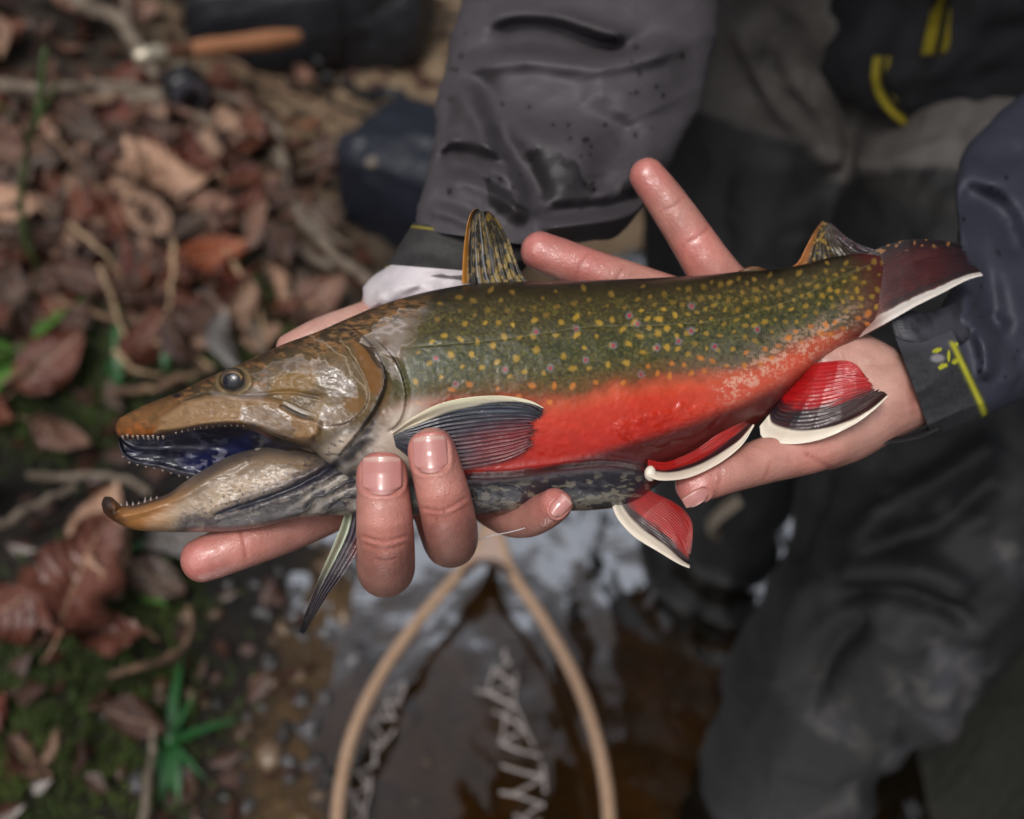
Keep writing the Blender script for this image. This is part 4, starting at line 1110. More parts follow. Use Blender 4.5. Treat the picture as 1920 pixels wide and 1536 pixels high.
# hook-and-loop tab of that cuff
tabP = cat([(1672,612,-116),(1700,620,-108),(1740,628,-112),(1785,620,-130),(1818,604,-160)], 40)
tb = []
for k_, off in enumerate((-44, -26, -6, 12, 27)):
    tb.append(np.stack([tabP[:, 0] + .3 * off, tabP[:, 1] + off, tabP[:, 2] + 8 - .014 * np.minimum(off, 0) ** 2 + 5 * np.sin(tabP[:, 0] / 17 + off / 9)], -1))
tb = np.stack(tb, 1)
tcol = np.tile(lin(58, 58, 66), tb.shape[:2] + (1,)); ww_ = sst(.5, .6, fbm(tb[..., 0] / 20, tb[..., 1] / 14, 3)); tcol *= (1 - .5 * ww_)[..., None]
tabV = np.vstack([F(tb[..., 0], tb[..., 1], tb[..., 2]).reshape(-1, 3), F(tb[..., 0], tb[..., 1], tb[..., 2] - 14).reshape(-1, 3)])
f1 = gridfaces(40, 5); nn_ = 200; ring = np.concatenate([np.arange(5), np.arange(1, 40) * 5 + 4, 39 * 5 + np.arange(3, -1, -1), np.arange(38, 0, -1) * 5]); r2 = np.roll(ring, -1)
mesh_obj("cuff_tab", tabV, np.vstack([f1, f1[:, ::-1] + nn_, np.stack([ring, ring + nn_, r2 + nn_, r2], -1)]), M_JACKET, person, {"Col": np.vstack([tcol.reshape(-1, 3)] * 2), "Rough": np.full(400, .45)})
# loose strap end hanging below the cuff
st = cat([(1760,800,-100),(1720,818,-92),(1680,826,-84),(1655,828,-80)], 24); V, Fc = tube_vf(F(st[:, 0], st[:, 1], st[:, 2]), 9 * S0 * np.r_[np.ones(22), .8, .5], 10, flat=.4)
mesh_obj("cuff_strap", V, Fc, M_JACKET, person, {"Col": np.tile(lin(18,18,20), (len(V), 1)), "Rough": np.full(len(V), .6)})

# ------------------------------------------------------------------ torso of the jacket (world metres)
def rings(name, secs, mat, col, seed, amp=.012, n=160, k=180, paint=None):
    Q = cat(secs, n); a = np.linspace(0, 2 * np.pi, k, endpoint=False)      # (cx,cy,cz,ax,ay,tilt)
    X = Q[:, 0][:, None] + Q[:, 3][:, None] * np.cos(a); y = Q[:, 4][:, None] * np.sin(a)
    Y = Q[:, 1][:, None] + y * np.cos(Q[:, 5])[:, None]; Z = Q[:, 2][:, None] + y * np.sin(Q[:, 5])[:, None]
    h = amp * 2 * (fbm(np.cos(a)[None] * 2.2 + 5, Z * 9 + np.sin(a)[None] * 2, seed) - .5) + amp * .8 * (fbm(np.cos(a)[None] * 7 + 5, Z * 26 + np.sin(a)[None] * 4, seed + 2) - .5)
    X = X + h * np.cos(a); Y = Y + h * np.sin(a)
    c = np.tile(lin(*col), X.shape + (1,)); V = np.stack([X, Y, Z], -1)
    if paint: c = paint(V, c)
    return mesh_obj(name, V, gridfaces(n, k, True), mat, person, {"Col": c.reshape(-1, 3), "Rough": np.full(X.size, .6)})
rings("jacket", [(.415,.900,.545,.180,.145,.12),(.413,.898,.56,.186,.150,.12),(.405,.88,.66,.190,.155,.15),(.37,.82,.82,.20,.155,.25),(.30,.75,.98,.22,.145,.3),(.27,.71,1.08,.20,.12,.3),(.26,.69,1.15,.10,.09,.3),(.255,.68,1.19,.075,.075,.3)], M_JACKET, (30,30,36), 481, .016)
# shoulders joining torso and sleeves
for sx, pts in ((-1, [(.10,.70,1.05,.085),(.06,.69,.98,.085),(.045,.66,.88,.08)]), (1, [(.44,.70,1.05,.085),(.50,.69,.98,.085),(.50,.66,.86,.08)])):
    Q = cat(pts, 30); V, Fc = tube_vf(Q[:, :3], Q[:, 3], 40)
    mesh_obj("upper_sleeve", V, Fc, M_JACKET, person, {"Col": np.tile(lin(44,44,52), (len(V), 1)), "Rough": np.full(len(V), .55)})

# yellow zippers on the jacket front
mz = NT("zip_tape"); oz = mz.obj(); mz.pbr(mz.mix(mz.noise(300, 3, .6, oz), tuple(lin(112,100,20)), tuple(lin(160,144,36))), .6, mz.bump(mz.noise(900, 2, .5, oz), .4, .0006)); M_ZIP = mz.m
def ribbon(name, pts, w, mat, thick=.003):
    Q = cat(pts, 40); T = np.gradient(Q, axis=0); side = np.cross(T, -FWD); side /= np.linalg.norm(side, axis=1)[:, None]
    A = Q + side * w / 2; B = Q - side * w / 2; n = -FWD * thick
    V = np.vstack([A, B, A + n, B + n]); k = 40; i = np.arange(k - 1)
    f = np.vstack([np.stack([i + 2*k, i + 3*k, i + 3*k + 1, i + 2*k + 1], -1), np.stack([i, i + 1, i + k + 1, i + k], -1), np.stack([i, i + 2*k, i + 2*k + 1, i + 1], -1), np.stack([i + k, i + k + 1, i + 3*k + 1, i + 3*k], -1)])
    return mesh_obj(name, V, f, mat, person, smooth=False)
from mathutils.bvhtree import BVHTree
def bvh(o):
    me = o.data
    return BVHTree.FromPolygons([v.co[:] for v in me.vertices], [p.vertices[:] for p in me.polygons])
def cast(tree, px, py, lift=.002, fallback=.85):
    dirv = W(px, py, 1.0) - CAM; dirv = Vector(dirv).normalized()
    hit = tree.ray_cast(Vector(CAM), dirv)
    if hit[0] is None: return W(px, py, fallback)
    return np.array(hit[0]) - np.array(dirv) * lift
JK = bvh([o for o in person.children if o.name.split(".")[0] == "jacket"][0])
def onj(pts): return [cast(JK, x, y) for x, y in pts]
ribbon("zipper", onj([(1780,-40),(1772,0),(1765,40),(1757,80),(1752,102)]), .020, M_ZIP)
ribbon("zipper", onj([(1655,108),(1650,140),(1655,170),(1675,200),(1700,222)]), .014, M_ZIP)
md = NT("dark_teeth"); md.pbr(tuple(lin(20,19,16)), .5); M_DARK = md.m
ribbon("zipper_teeth", [p - FWD * .004 for p in onj([(1780,-40),(1772,0),(1765,40),(1757,80),(1752,102)])], .004, M_DARK)
ribbon("zipper_teeth", [p - FWD * .004 for p in onj([(1655,108),(1650,140),(1655,170),(1675,200),(1700,222)])], .003, M_DARK)
# slider and its pull tab
pp = np.array(cast(JK, 1700, 228)); q = cat([pp - FWD * .006, pp - FWD * .008 + UP * -.012 + RIGHT * .004, pp - FWD * .006 + UP * -.026 - RIGHT * .004], 14)
V, Fc = tube_vf(q, .0045 * np.r_[.7, np.ones(12), .6], 10, flat=.5); mesh_obj("zipper_pull", V, Fc, M_DARK, person)

# ------------------------------------------------------------------ waders: hips and both legs in one skin
def wtube(pts, k=28, n=40):
    Q = cat(pts, n); return tube_vf(Q[:, :3], Q[:, 3], k)
LEGS = [
    wtube([(.30,.86,.92,.13),(.305,.90,.80,.14),(.31,.95,.70,.150),(.312,.955,.60,.160),(.315,.95,.54,.15)]),
    wtube([(.235,.94,.56,.115),(.228,.915,.46,.108),(.228,.87,.34,.100),(.224,.83,.22,.092),(.230,.82,.10,.080),(.230,.82,-.02,.066),(.235,.81,-.13,.07)]),
    wtube([(.400,.93,.56,.120),(.405,.84,.50,.118),(.375,.72,.42,.116),(.335,.60,.345,.106),(.305,.530,.285,.092),(.282,.52,.21,.086),(.268,.515,.12,.082),(.256,.51,.03,.078),(.25,.50,-.13,.08)]),
]
V, Fc = join_vf(LEGS)
V, N, Q = remesh("waders", V, Fc, .0055, 12)
px, py, z = PX(V)
h = .020 * (fbm(V[:, 0] * 11 + V[:, 1] * 5, V[:, 2] * 13, 501) - .5) + .009 * (fbm(px / 46, py / 46, 503) - .5)
WF = [([(1480,20),(1440,100),(1400,200)], 26, -.008), ([(1380,40),(1440,170),(1530,270),(1575,335)], 16, .012), ([(1420,90),(1480,190),(1560,300)], 14, -.010), ([(1480,130),(1540,220),(1578,320)], 14, .010),
      ([(1600,325),(1700,285),(1800,255)], 16, .008), ([(1640,300),(1740,262),(1820,240)], 10, -.006),
      ([(1880,820),(1760,900),(1660,970),(1580,1050)], 26, .016), ([(1900,870),(1800,960),(1720,1000),(1640,1020)], 22, -.012), ([(1560,1080),(1640,1065),(1740,1070),(1820,1120)], 26, .020), ([(1540,1120),(1640,1110),(1760,1135),(1850,1180)], 22, -.020),
      ([(1500,1350),(1560,1220),(1640,1160)], 24, -.012), ([(1460,1300),(1480,1180),(1520,1080)], 22, .010), ([(1560,860),(1520,960),(1490,1060)], 20, -.010), ([(1700,1260),(1760,1320),(1740,1420)], 28, .012), ([(1600,1180),(1700,1220),(1790,1300)], 26, .010),
      ([(1450,1460),(1580,1490),(1720,1460)], 24, -.010), ([(1360,300),(1350,420),(1375,500)], 18, -.006)]
fr_ = -(N @ FWD) > 0
for pts, w, a_ in WF:
    d, t, sd = pdist(px, py, cat(pts, 24)); h += a_ * np.exp(-(d / w) ** 2) * sst(0, .15, t) * sst(1, .85, t) * fr_
V = V + N * h[:, None]
c = np.tile(lin(27,28,30), (len(V), 1)); n1 = fbm(V[:, 0] * 16 + V[:, 1] * 9, V[:, 2] * 14, 505); n2 = fbm(px / 20, py / 20, 507)
def wput(m, col, op=1.0):
    global c
    m = np.clip(m * op, 0, 1)[:, None]; c = c * (1 - m) + lin(*col) * m
gy_ = pch(px, [1200,1310,1420,1520,1575,1610,1700,1790,2200], [195,212,255,282,342,332,314,312,200])
wput(sst(6, -6, py - gy_), (86,82,80))
wput(sst(.5, .68, n1) * sst(720, 800, py) * sst(1480, 1540, px), (74,74,80), .75)          # dried silt on the thigh and shin
wput(sst(.5, .62, n2) * sst(720, 800, py) * sst(.45, .6, n1) * sst(1480, 1540, px), (96,92,88), .5)
wput(sst(.52, .66, n1) * sst(470, 250, py) * sst(gy_, gy_ + 20, py), (58,52,44), .6)
d, t, _ = pdist(px, py, cat([(1580,760),(1545,880),(1520,1000),(1500,1080)], 20)); wput(np.exp(-(d / 12) ** 2), (24,24,26), .8)
d, t, _ = pdist(px, py, cat([(1370,265),(1385,380),(1372,520)], 20)); wput(np.exp(-(d / 6) ** 2) * (py > gy_), (20,20,20), .8)
M_WADER = cloth_material("wader_cloth", bumpn=.4)
mesh_obj("waders", V, Q, M_WADER, person, {"Col": c, "Rough": np.full(len(V), .6)})
# wading belt loop tab at the side of the leg
tabm = NT("tan_webbing"); tabm.pbr(tuple(lin(120,110,98)), .7); 
b = cat([(.226,.735,.14),(.206,.728,.122),(.200,.730,.10),(.212,.738,.082)], 16); V, Fc = tube_vf(b, .009 * np.ones(16), 10, flat=.35); mesh_obj("wader_tab", V, Fc, tabm.m, person)

# ------------------------------------------------------------------ head under a hood, above the picture
hc = np.array([.245, .60, 1.31])
th = np.linspace(0, np.pi, 48); ph = np.linspace(0, 2 * np.pi, 72, endpoint=False)
dx = np.sin(th)[:, None] * np.cos(ph); dy = np.sin(th)[:, None] * np.sin(ph); dz = np.cos(th)[:, None] + 0 * ph
face = np.clip(-dy, 0, 1)
rad = 1 + .10 * np.exp(-((dx / .16) ** 2 + ((dz + .12) / .22) ** 2)) * (dy < 0) - .05 * (np.exp(-(((dx - .34) / .16) ** 2 + ((dz - .08) / .1) ** 2)) + np.exp(-(((dx + .34) / .16) ** 2 + ((dz - .08) / .1) ** 2))) * (dy < 0) + .03 * np.exp(-((dx / .25) ** 2 + ((dz + .52) / .08) ** 2)) * (dy < 0)
rad = rad + .10 * np.exp(-(((np.abs(dx) - .98) / .12) ** 2 + ((dz + .02) / .2) ** 2 + (dy / .2) ** 2))
Vh = hc + np.stack([.075 * dx * rad * (1 - .18 * sst(0, -1, dz)), .095 * dy * rad, .118 * dz], -1)
hd = mesh_obj("head", Vh.reshape(-1, 3), gridfaces(48, 72, True), M_SKIN, person, {"Col": np.tile(lin(206,150,132), (Vh[..., 0].size, 1)), "Wet": np.zeros(Vh[..., 0].size)})
neck = wtube([(.255,.68,1.16,.062),(.25,.645,1.22,.058),(.247,.62,1.27,.06)]); mesh_obj("neck", neck[0], neck[1], M_SKIN, person, {"Col": np.tile(lin(206,150,132), (len(neck[0]), 1)), "Wet": np.zeros(len(neck[0]))})
keep = (dy > -.55) | (dz > .55)
hood = hc + np.array([0, .012, .008]) + np.stack([.098 * dx, .118 * dy, .14 * dz], -1) + (.008 * (fbm(dx * 3 + 4, dz * 4, 521) - .5))[..., None]
qf = gridfaces(48, 72, True); kf_ = keep.ravel()[qf].all(1)
mesh_obj("hood", hood.reshape(-1, 3), qf[kf_], M_JACKET, person, {"Col": np.tile(lin(40,40,48), (dx.size, 1)), "Rough": np.full(dx.size, .55)})
# ================================================================== landing net floating in the stream
def wat(px, py, z=.03):               # a point above the water seen at px,py
    r = W(px, py, 1.0) - CAM; return CAM + r * ((z - CAM[2]) / r[2])
net = empty("landing_net", wat(900, 1300, 0)); tag(net, "wooden landing net with teardrop hoop floating on the water", "landing net")
mwd = NT("varnished_wood"); ow = mwd.obj(); nz = mwd.noise(40, 5, .6, ow, 2.0)
mwd.pbr(mwd.mix(nz, tuple(lin(146,114,90)), tuple(lin(200,170,144))), .38, mwd.bump(mwd.noise(300, 3, .6, ow), .2, .001), Coat_Weight=.4, Coat_Roughness=.15); M_WOOD = mwd.m
HL = [(921,930),(912,985),(893,1030),(862,1074),(782,1168),(712,1270),(658,1390),(633,1536),(640,1700),(730,1860),(880,1930)]
HR = [(921,930),(930,985),(944,1030),(962,1078),(1022,1168),(1082,1280),(1122,1400),(1142,1536),(1130,1700),(1040,1860),(880,1930)]
for P_ in (HL[1:], HR[1:]):
    Q = cat([wat(x, y, .045) for x, y in P_], 120)
    V, Fc = tube_vf(Q, .0062 * np.ones(120), 14, flat=1.25, up=(0, 0, 1)); mesh_obj("hoop", V, Fc, M_WOOD, net)
# handle and the wedge filling the throat
hp = cat([(*wat(921, 992, .047), .011), (*wat(921, 960, .05), .012), (*wat(920, 900, .055), .013), (*wat(918, 820, .062), .014), (*wat(916, 740, .07), .0135), (*wat(915, 690, .075), .011)], 50)
V, Fc = tube_vf(hp[:, :3], hp[:, 3], 20, flat=.8, up=(0, 0, 1)); mesh_obj("handle", V, Fc, M_WOOD, net)
L = cat([wat(x, y, .045) for x, y in [(914,975),(898,1025),(868,1072)]], 24); R_ = cat([wat(x, y, .045) for x, y in [(928,975),(940,1028),(958,1074)]], 24)
t = np.linspace(0, 1, 12)[None, :, None]; sag = np.linspace(0, 1, 24)[:, None] * np.sin(np.pi * t[0, :, 0])[None]
G = L[:, None] * (1 - t) + R_[:, None] * t; G = G + (wat(910, 1050) - wat(910, 1074))[None, None] * (sag ** 2)[..., None] * 1.0
top = G + np.array([0, 0, .006]); bot = G - np.array([0, 0, .006]); f1 = gridfaces(24, 12)
ring = np.concatenate([np.arange(12), np.arange(1, 24) * 12 + 11, 23 * 12 + np.arange(10, -1, -1), np.arange(22, 0, -1) * 12]); r2 = np.roll(ring, -1)
mwe = NT("throat_wood"); mwe.pbr(tuple(lin(176,152,140)), .4, Coat_Weight=.4); 
mesh_obj("throat_wedge", np.vstack([top.reshape(-1, 3), bot.reshape(-1, 3)]), np.vstack([f1, f1[:, ::-1] + 288, np.stack([ring, ring + 288, r2 + 288, r2], -1)]), mwe.m, net)
Q = cat([wat(x, y, .05) for x, y in [(866,1078),(885,1060),(912,1052),(940,1060),(960,1080)]], 30); V, Fc = tube_vf(Q, .003, 8); mdk = NT("dark_inlay"); mdk.pbr(tuple(lin(64,44,36)), .5); mesh_obj("throat_inlay", V, Fc, mdk.m, net)
# knotless netting: cords that break the surface
mrb = NT("rubber_cord"); orb = mrb.obj(); mrb.pbr(mrb.mix(mrb.noise(120, 3, .5, orb), tuple(lin(130,122,120)), tuple(lin(180,170,166))), .35, Coat_Weight=.5, Coat_Roughness=.1)
def cells(A, B, n, r, zA, zB, wob):
    A = cat([wat(x, y, zA) for x, y in A], n); B = cat([wat(x, y, zB) for x, y in B], n); parts = []
    g = np.random.default_rng(3); A = A + g.normal(0, wob, A.shape) * [1, 1, .5]; B = B + g.normal(0, wob, B.shape) * [1, 1, .5]
    def cord(*p): V, Fc = tube_vf(cat(list(p), 9), r * g.uniform(.8, 1.15), 6); parts.append((V, Fc))
    for k in range(n - 1):
        h = (B[k] + B[k + 1]) / 2 + g.normal(0, .001, 3)
        if g.random() > .1: cord(A[k], (A[k] * .5 + h * .5) + g.normal(0, .0015, 3), h)
        if g.random() > .2: cord(h, (A[k + 1] * .5 + h * .5) + g.normal(0, .0015, 3), A[k + 1])
        if g.random() > .35: cord(B[k], h - [0, 0, .002], B[k + 1])
        if g.random() > .5: cord(A[k], (A[k] + A[k + 1]) / 2 + g.normal(0, .002, 3), A[k + 1])
        if g.random() > .4: cord(A[k], A[k] + (A[k] - h) * .45 + [0, 0, -.006])
        for q_ in (A[k], h): V, Fc = tube_vf(np.array([q_ - [r, 0, 0], q_, q_ + [r, 0, 0]]), r * np.array([.9, 1.6, .9]), 6); parts.append((V, Fc))
    return parts
pa = cells([(748,1270),(728,1310),(700,1360),(678,1420),(664,1480),(660,1560),(664,1650)], [(762,1285),(746,1330),(732,1390),(706,1440),(690,1500),(684,1560),(690,1650)], 9, .0015, .012, .007, .0025)
pb = cells([(938,1210),(928,1262),(924,1320),(938,1375),(944,1430),(955,1480),(978,1560),(990,1650)], [(952,1222),(968,1270),(978,1316),(990,1362),(1012,1420),(1022,1476),(1014,1560),(1020,1650)], 10, .0015, .014, .008, .0025)
V, Fc = join_vf(pa + pb); tag(mesh_obj("netting", V, Fc, mrb.m, net), kind="stuff")

# stray fishing line between the fingers
ln = cat([(893,1012,40),(930,1003,45),(960,997,50),(985,990,52)], 12); V, Fc = tube_vf(F(ln[:, 0], ln[:, 1], ln[:, 2]), .0002, 5)
mln = NT("nylon"); mln.pbr(tuple(lin(190,190,195)), .2); o = mesh_obj("fishing_line", V, Fc, mln.m); tag(o, "thin clear fishing line stretched between two fingers under the trout", "line")

# ================================================================== fly rod
def on(px, py, lift): return ground_at(px, py, lift)
rodA, rodB = on(262, 106, .10), on(560, 68, .10)
rod = empty("fly_rod", rodA); tag(rod, "fly rod with cork grip and reel lying across the leaf litter", "fishing rod")
def along(t): return rodA + (rodB - rodA) * t
mck = NT("cork"); ock = mck.obj(); mck.pbr(mck.mix(mck.noise(180, 4, .6, ock), tuple(lin(128,84,56)), tuple(lin(176,122,86))), .75, mck.bump(mck.noise(220, 4, .6, ock), .4, .002))
mst = NT("brushed_metal"); mst.pbr(tuple(lin(190,180,160)), .4, Metallic=.6); mbk = NT("black_anodised"); mbk.pbr(tuple(lin(22,22,26)), .35, Coat_Weight=.3); mrf = NT("reel_face"); mrf.pbr(tuple(lin(120,118,130)), .35, Metallic=.5); mbr = NT("reel_seat_wood"); mbr.pbr(tuple(lin(84,54,38)), .4)
def rodpiece(name, t0, t1, rr, mat, parent=rod):
    n = len(rr); P_ = np.array([along(t0 + (t1 - t0) * k / (n - 1)) for k in range(n)]); Q = cat([(*p, r) for p, r in zip(P_, rr)], 40)
    V, Fc = tube_vf(Q[:, :3], Q[:, 3], 18); return mesh_obj(name, V, Fc, mat, parent)
rodpiece("butt_cap", -.03, .15, [.006,.012,.013,.013,.011], mst.m); rodpiece("reel_seat", .14, .32, [.010,.010,.010], mbr.m)
rodpiece("grip", .31, 1.0, [.0115,.0135,.0125,.013,.014,.0125,.009], mck.m); rodpiece("blank", .99, 3.6, [.0042,.0038,.0032,.0028], mbk.m)
rc_ = along(.24) + np.array([.01, -.045, -.035]); ax = np.array([.45, -.80, -.15]); ax /= np.linalg.norm(ax)
def disc(name, c0, r, h, mat, parent, prof=None):
    prof = prof or [(0, r*.4), (0, r*.96), (.08, r), (.92, r), (1, r*.96), (1, r*.4)]
    P_ = np.array([c0 + ax * h * (p - .5) for p, _ in prof]); u = np.cross(ax, [0, 0, 1]); u /= np.linalg.norm(u); w = np.cross(ax, u)
    a_ = np.linspace(0, 2*np.pi, 36, endpoint=False); V = np.vstack([p + q * (np.cos(a_)[:, None] * u + np.sin(a_)[:, None] * w) for p, (_, q) in zip(P_, prof)])
    Fc = gridfaces(len(prof), 36, True).tolist() + [list(range(36))[::-1], [(len(prof)-1)*36 + k for k in range(36)]]
    return mesh_obj(name, V, Fc, mat, parent, smooth=False)
reel = disc("reel", rc_, .033, .030, mbk.m, rod)
disc("spool_face", rc_ + ax * .016, .026, .004, mrf.m, reel); disc("spool_hub", rc_ + ax * .020, .016, .006, mbk.m, reel)
V, Fc = tube_vf(cat([along(.2), along(.24) - [0, .012, .02], rc_ - [0, 0, -.02]], 10), .005, 8); mesh_obj("reel_foot", V, Fc, mst.m, rod)

# ================================================================== bags
def blob(name, c0, axes, seed, mat, parent, amp=.1, pw=.75, rot=0, n=60, k=90, flatb=-.9):
    th = np.linspace(0, np.pi, n); ph = np.linspace(0, 2 * np.pi, k, endpoint=False)
    sp = lambda v: np.sign(v) * np.abs(v) ** pw
    x = sp(np.sin(th))[:, None] * sp(np.cos(ph)); y = sp(np.sin(th))[:, None] * sp(np.sin(ph)); zz = sp(np.cos(th))[:, None] + 0 * ph
    r = 1 + amp * 2 * (fbm(x * 2 + 7, y * 2 + zz * 1.6, seed) - .5) + amp * .6 * (fbm(x * 6 + 7, y * 6 + zz * 5, seed + 1) - .5)
    x, y, zz = x * r * axes[0], y * r * axes[1], np.maximum(zz * r, flatb) * axes[2]
    ca, sa = math.cos(rot), math.sin(rot)
    V = np.stack([c0[0] + x * ca - y * sa, c0[1] + x * sa + y * ca, c0[2] + zz], -1)
    return mesh_obj(name, V.reshape(-1, 3), gridfaces(n, k, True), mat, parent)
mnv = NT("pack_nylon"); onv = mnv.obj(); mnv.pbr(mnv.mix(mnv.noise(30, 4, .6, onv), tuple(lin(14,15,18)), tuple(lin(30,32,40))), .5, mnv.bump(mnv.noise(60, 5, .6, onv), .6, .008)); M_PACK = mnv.m
g0 = on(600, 150, 0.0)
pack = empty("backpack", g0); tag(pack, "black backpack with loose straps resting on the sandy bank behind the fly rod", "backpack")
blob("pack_body", g0 + np.array([-.01, .10, .09]), (.19, .10, .14), 601, M_PACK, pack, .10, .7, .1)
blob("front_pocket", g0 + np.array([-.07, .02, .085]), (.13, .05, .085), 603, M_PACK, pack, .08, .7, .1)
blob("side_pocket", g0 + np.array([.10, .06, .06]), (.07, .05, .07), 604, M_PACK, pack, .08, .7, .1)
V, Fc = tube_vf(cat([on(600,160,.05), on(612,185,.03), on(660,212,.02), on(715,218,.02), on(750,203,.02), on(756,182,.02), on(725,174,.02), on(680,178,.03), on(640,150,.06)], 90), .010, 10, flat=.25); mesh_obj("strap", V, Fc, M_PACK, pack)
V, Fc = tube_vf(cat([on(596,110,.06), on(600,135,.03), on(612,152,.02), on(622,140,.03)], 24), .012, 10, flat=.6); mesh_obj("buckle", V, Fc, mbk.m, pack)
g1 = on(745, 462, 0.0)
dry = empty("dry_bag", g1); tag(dry, "navy roll-top dry bag lying on the sand beside the jacket sleeve", "bag")
mdb = NT("dry_bag_vinyl"); odb = mdb.obj(); mdb.pbr(mdb.mix(mdb.noise(20, 3, .6, odb), tuple(lin(16,19,28)), tuple(lin(32,36,48))), .42, mdb.bump(mdb.noise(40, 4, .6, odb), .5, .006))
blob("bag_body", g1 + np.array([.05, .05, .065]), (.115, .085, .085), 611, mdb.m, dry, .12, .45, -.5)
V, Fc = tube_vf(cat([g1 + [-.05, .09, .06], g1 + [-.015, .02, .12], g1 + [.03, -.02, .115], g1 + [.08, -.025, .05]], 30), .008, 8, flat=.5); mesh_obj("bag_seam", V, Fc, mdb.m, dry)
blob("bag_button", on(697, 305, .12), (.008, .008, .006), 613, tabm.m, dry, .02, 1, 0, 14, 18)

# ================================================================== sticks
mbark = NT("weathered_bark"); ob = mbark.obj(); bn = mbark.noise(60, 6, .65, ob, .6)
mbark.pbr(mbark.ramp(bn, [(.3, tuple(lin(78,66,56))), (.55, tuple(lin(134,120,106))), (.75, tuple(lin(160,148,134)))]), .8, mbark.bump(mbark.noise(130, 6, .7, ob), .8, .006)); M_BARK = mbark.m
mtw = NT("brown_twig"); ot = mtw.obj(); mtw.pbr(mtw.ramp(mtw.noise(50, 5, .6, ot), [(.3, tuple(lin(74,54,42))), (.7, tuple(lin(134,106,84)))]), .75, mtw.bump(mtw.noise(150, 5, .7, ot), .6, .004)); M_TWIG = mtw.m
mst2 = NT("dry_stem"); mst2.pbr(tuple(lin(168,142,112)), .7); M_STRAW = mst2.m
mgs = NT("green_stem"); mgs.pbr(tuple(lin(62,78,40)), .6); M_GSTEM = mgs.m
def stick(name, pts, r0, r1, mat, label, lift=.012, seed=0, n=60, cat_="twig", group="twigs on the bank", forks=()):
    g = np.random.default_rng(seed)
    P3 = [on(p[0], p[1], p[2] if len(p) > 2 else lift) for p in pts]
    Q = cat(P3, n); Q = Q + np.stack([fbm(np.linspace(0, 9, n), np.full(n, seed * 3.1 + k), 620 + k) - .5 for k in range(3)], 1) * r0 * 2.2
    R = np.linspace(r0, r1, n) * (1 + .35 * (fbm(np.linspace(0, 14, n), np.full(n, seed), 630) - .5))
    parts = [tube_vf(Q, R, 10)]
    for f in forks:
        P4 = [Q[int(f[0] * (n - 1))]] + [on(p[0], p[1], p[2] if len(p) > 2 else lift) for p in f[1:]]
        Q2 = cat(P4, 30); parts.append(tube_vf(Q2, np.linspace(r0 * .6, r1 * .5, 30), 8))
    V, Fc = join_vf(parts); o = mesh_obj(name, V, Fc, mat); tag(o, label, cat_, group); return o
stick("fallen_branch", [(-120,166),(60,178),(180,190),(300,206),(400,226),(500,224)], .017, .011, M_BARK, "long pale fallen branch lying across the leaves below the reel", .03, 1, 90, "branch", "fallen branches", forks=[(.93,(515,240),(530,300),(540,360)),(.8,(440,250),(470,255))])
stick("fallen_branch", [(130,-10),(190,25),(225,45),(250,75),(262,110),(300,150)], .012, .008, M_BARK, "forked grey branch reaching down to the rod butt", .05, 2, 60, "branch", "fallen branches", forks=[(.5,(238,10),(228,-30))])
stick("fallen_branch", [(505,235),(528,300),(545,370),(580,430),(640,490),(700,525)], .010, .007, M_BARK, "grey branch running along the edge of the sand toward the dry bag", .02, 3, 70, "branch", "fallen branches")
stick("twig", [(360,410),(440,420),(500,440),(560,470),(620,500)], .007, .005, M_BARK, "straight grey twig above the mossy ground, ending near the dry bag", .03, 4)
stick("twig", [(-40,160),(100,166),(200,160),(330,170),(450,185)], .008, .005, M_BARK, "thin grey twig lying parallel above the long pale branch", .05, 14)
stick("twig", [(400,105),(470,135),(540,180),(590,195),(700,240)], .005, .003, M_TWIG, "thin twig running from under the cork grip toward the strap", .04, 15)
stick("twig", [(50,892),(120,895),(205,892),(280,922)], .0045, .0035, M_BARK, "bent grey twig in the dark hollow below the open mouth", .05, 5)
stick("twig", [(-30,1000),(40,965),(100,932),(140,912)], .005, .004, M_BARK, "grey twig slanting up out of the dark hollow", .04, 6)
stick("twig", [(190,320),(260,350),(330,385),(370,395)], .005, .003, M_TWIG, "short brown twig over the pale leaves", .03, 7)
stick("twig", [(60,265),(110,270),(160,330),(190,370)], .004, .003, M_TWIG, "kinked brown twig among the red-brown leaves", .04, 8)
stick("twig", [(210,735),(280,730),(340,705),(400,690)], .0045, .003, M_TWIG, "reddish twig curving behind the trout's snout", .03, 9)
stick("twig", [(200,1270),(260,1250),(330,1225),(355,1180),(350,1140)], .0035, .0025, M_TWIG, "orange-brown twig bent over the moss", .03, 10)
stick("twig", [(0,720),(110,650),(160,600)], .003, .002, M_TWIG, "fine twig under the green sprout", .04, 11)
stick("twig", [(430,560),(470,600),(490,650),(500,700)], .004, .003, M_BARK, "grey twig standing beside the silvery leaf", .03, 12)
stick("twig", [(270,1536),(275,1470),(285,1400),(290,1350)], .004, .003, M_BARK, "grey twig below the bright green sprout", .02, 13)
stick("twig", [(0,560),(80,545),(150,580),(230,600),(300,590)], .004, .003, M_TWIG, "wavy brown twig at the edge of the moss", .03, 16)
stick("twig", [(560,380),(610,430),(650,460)], .005, .003, M_BARK, "short grey twig beside the navy bag", .02, 17)
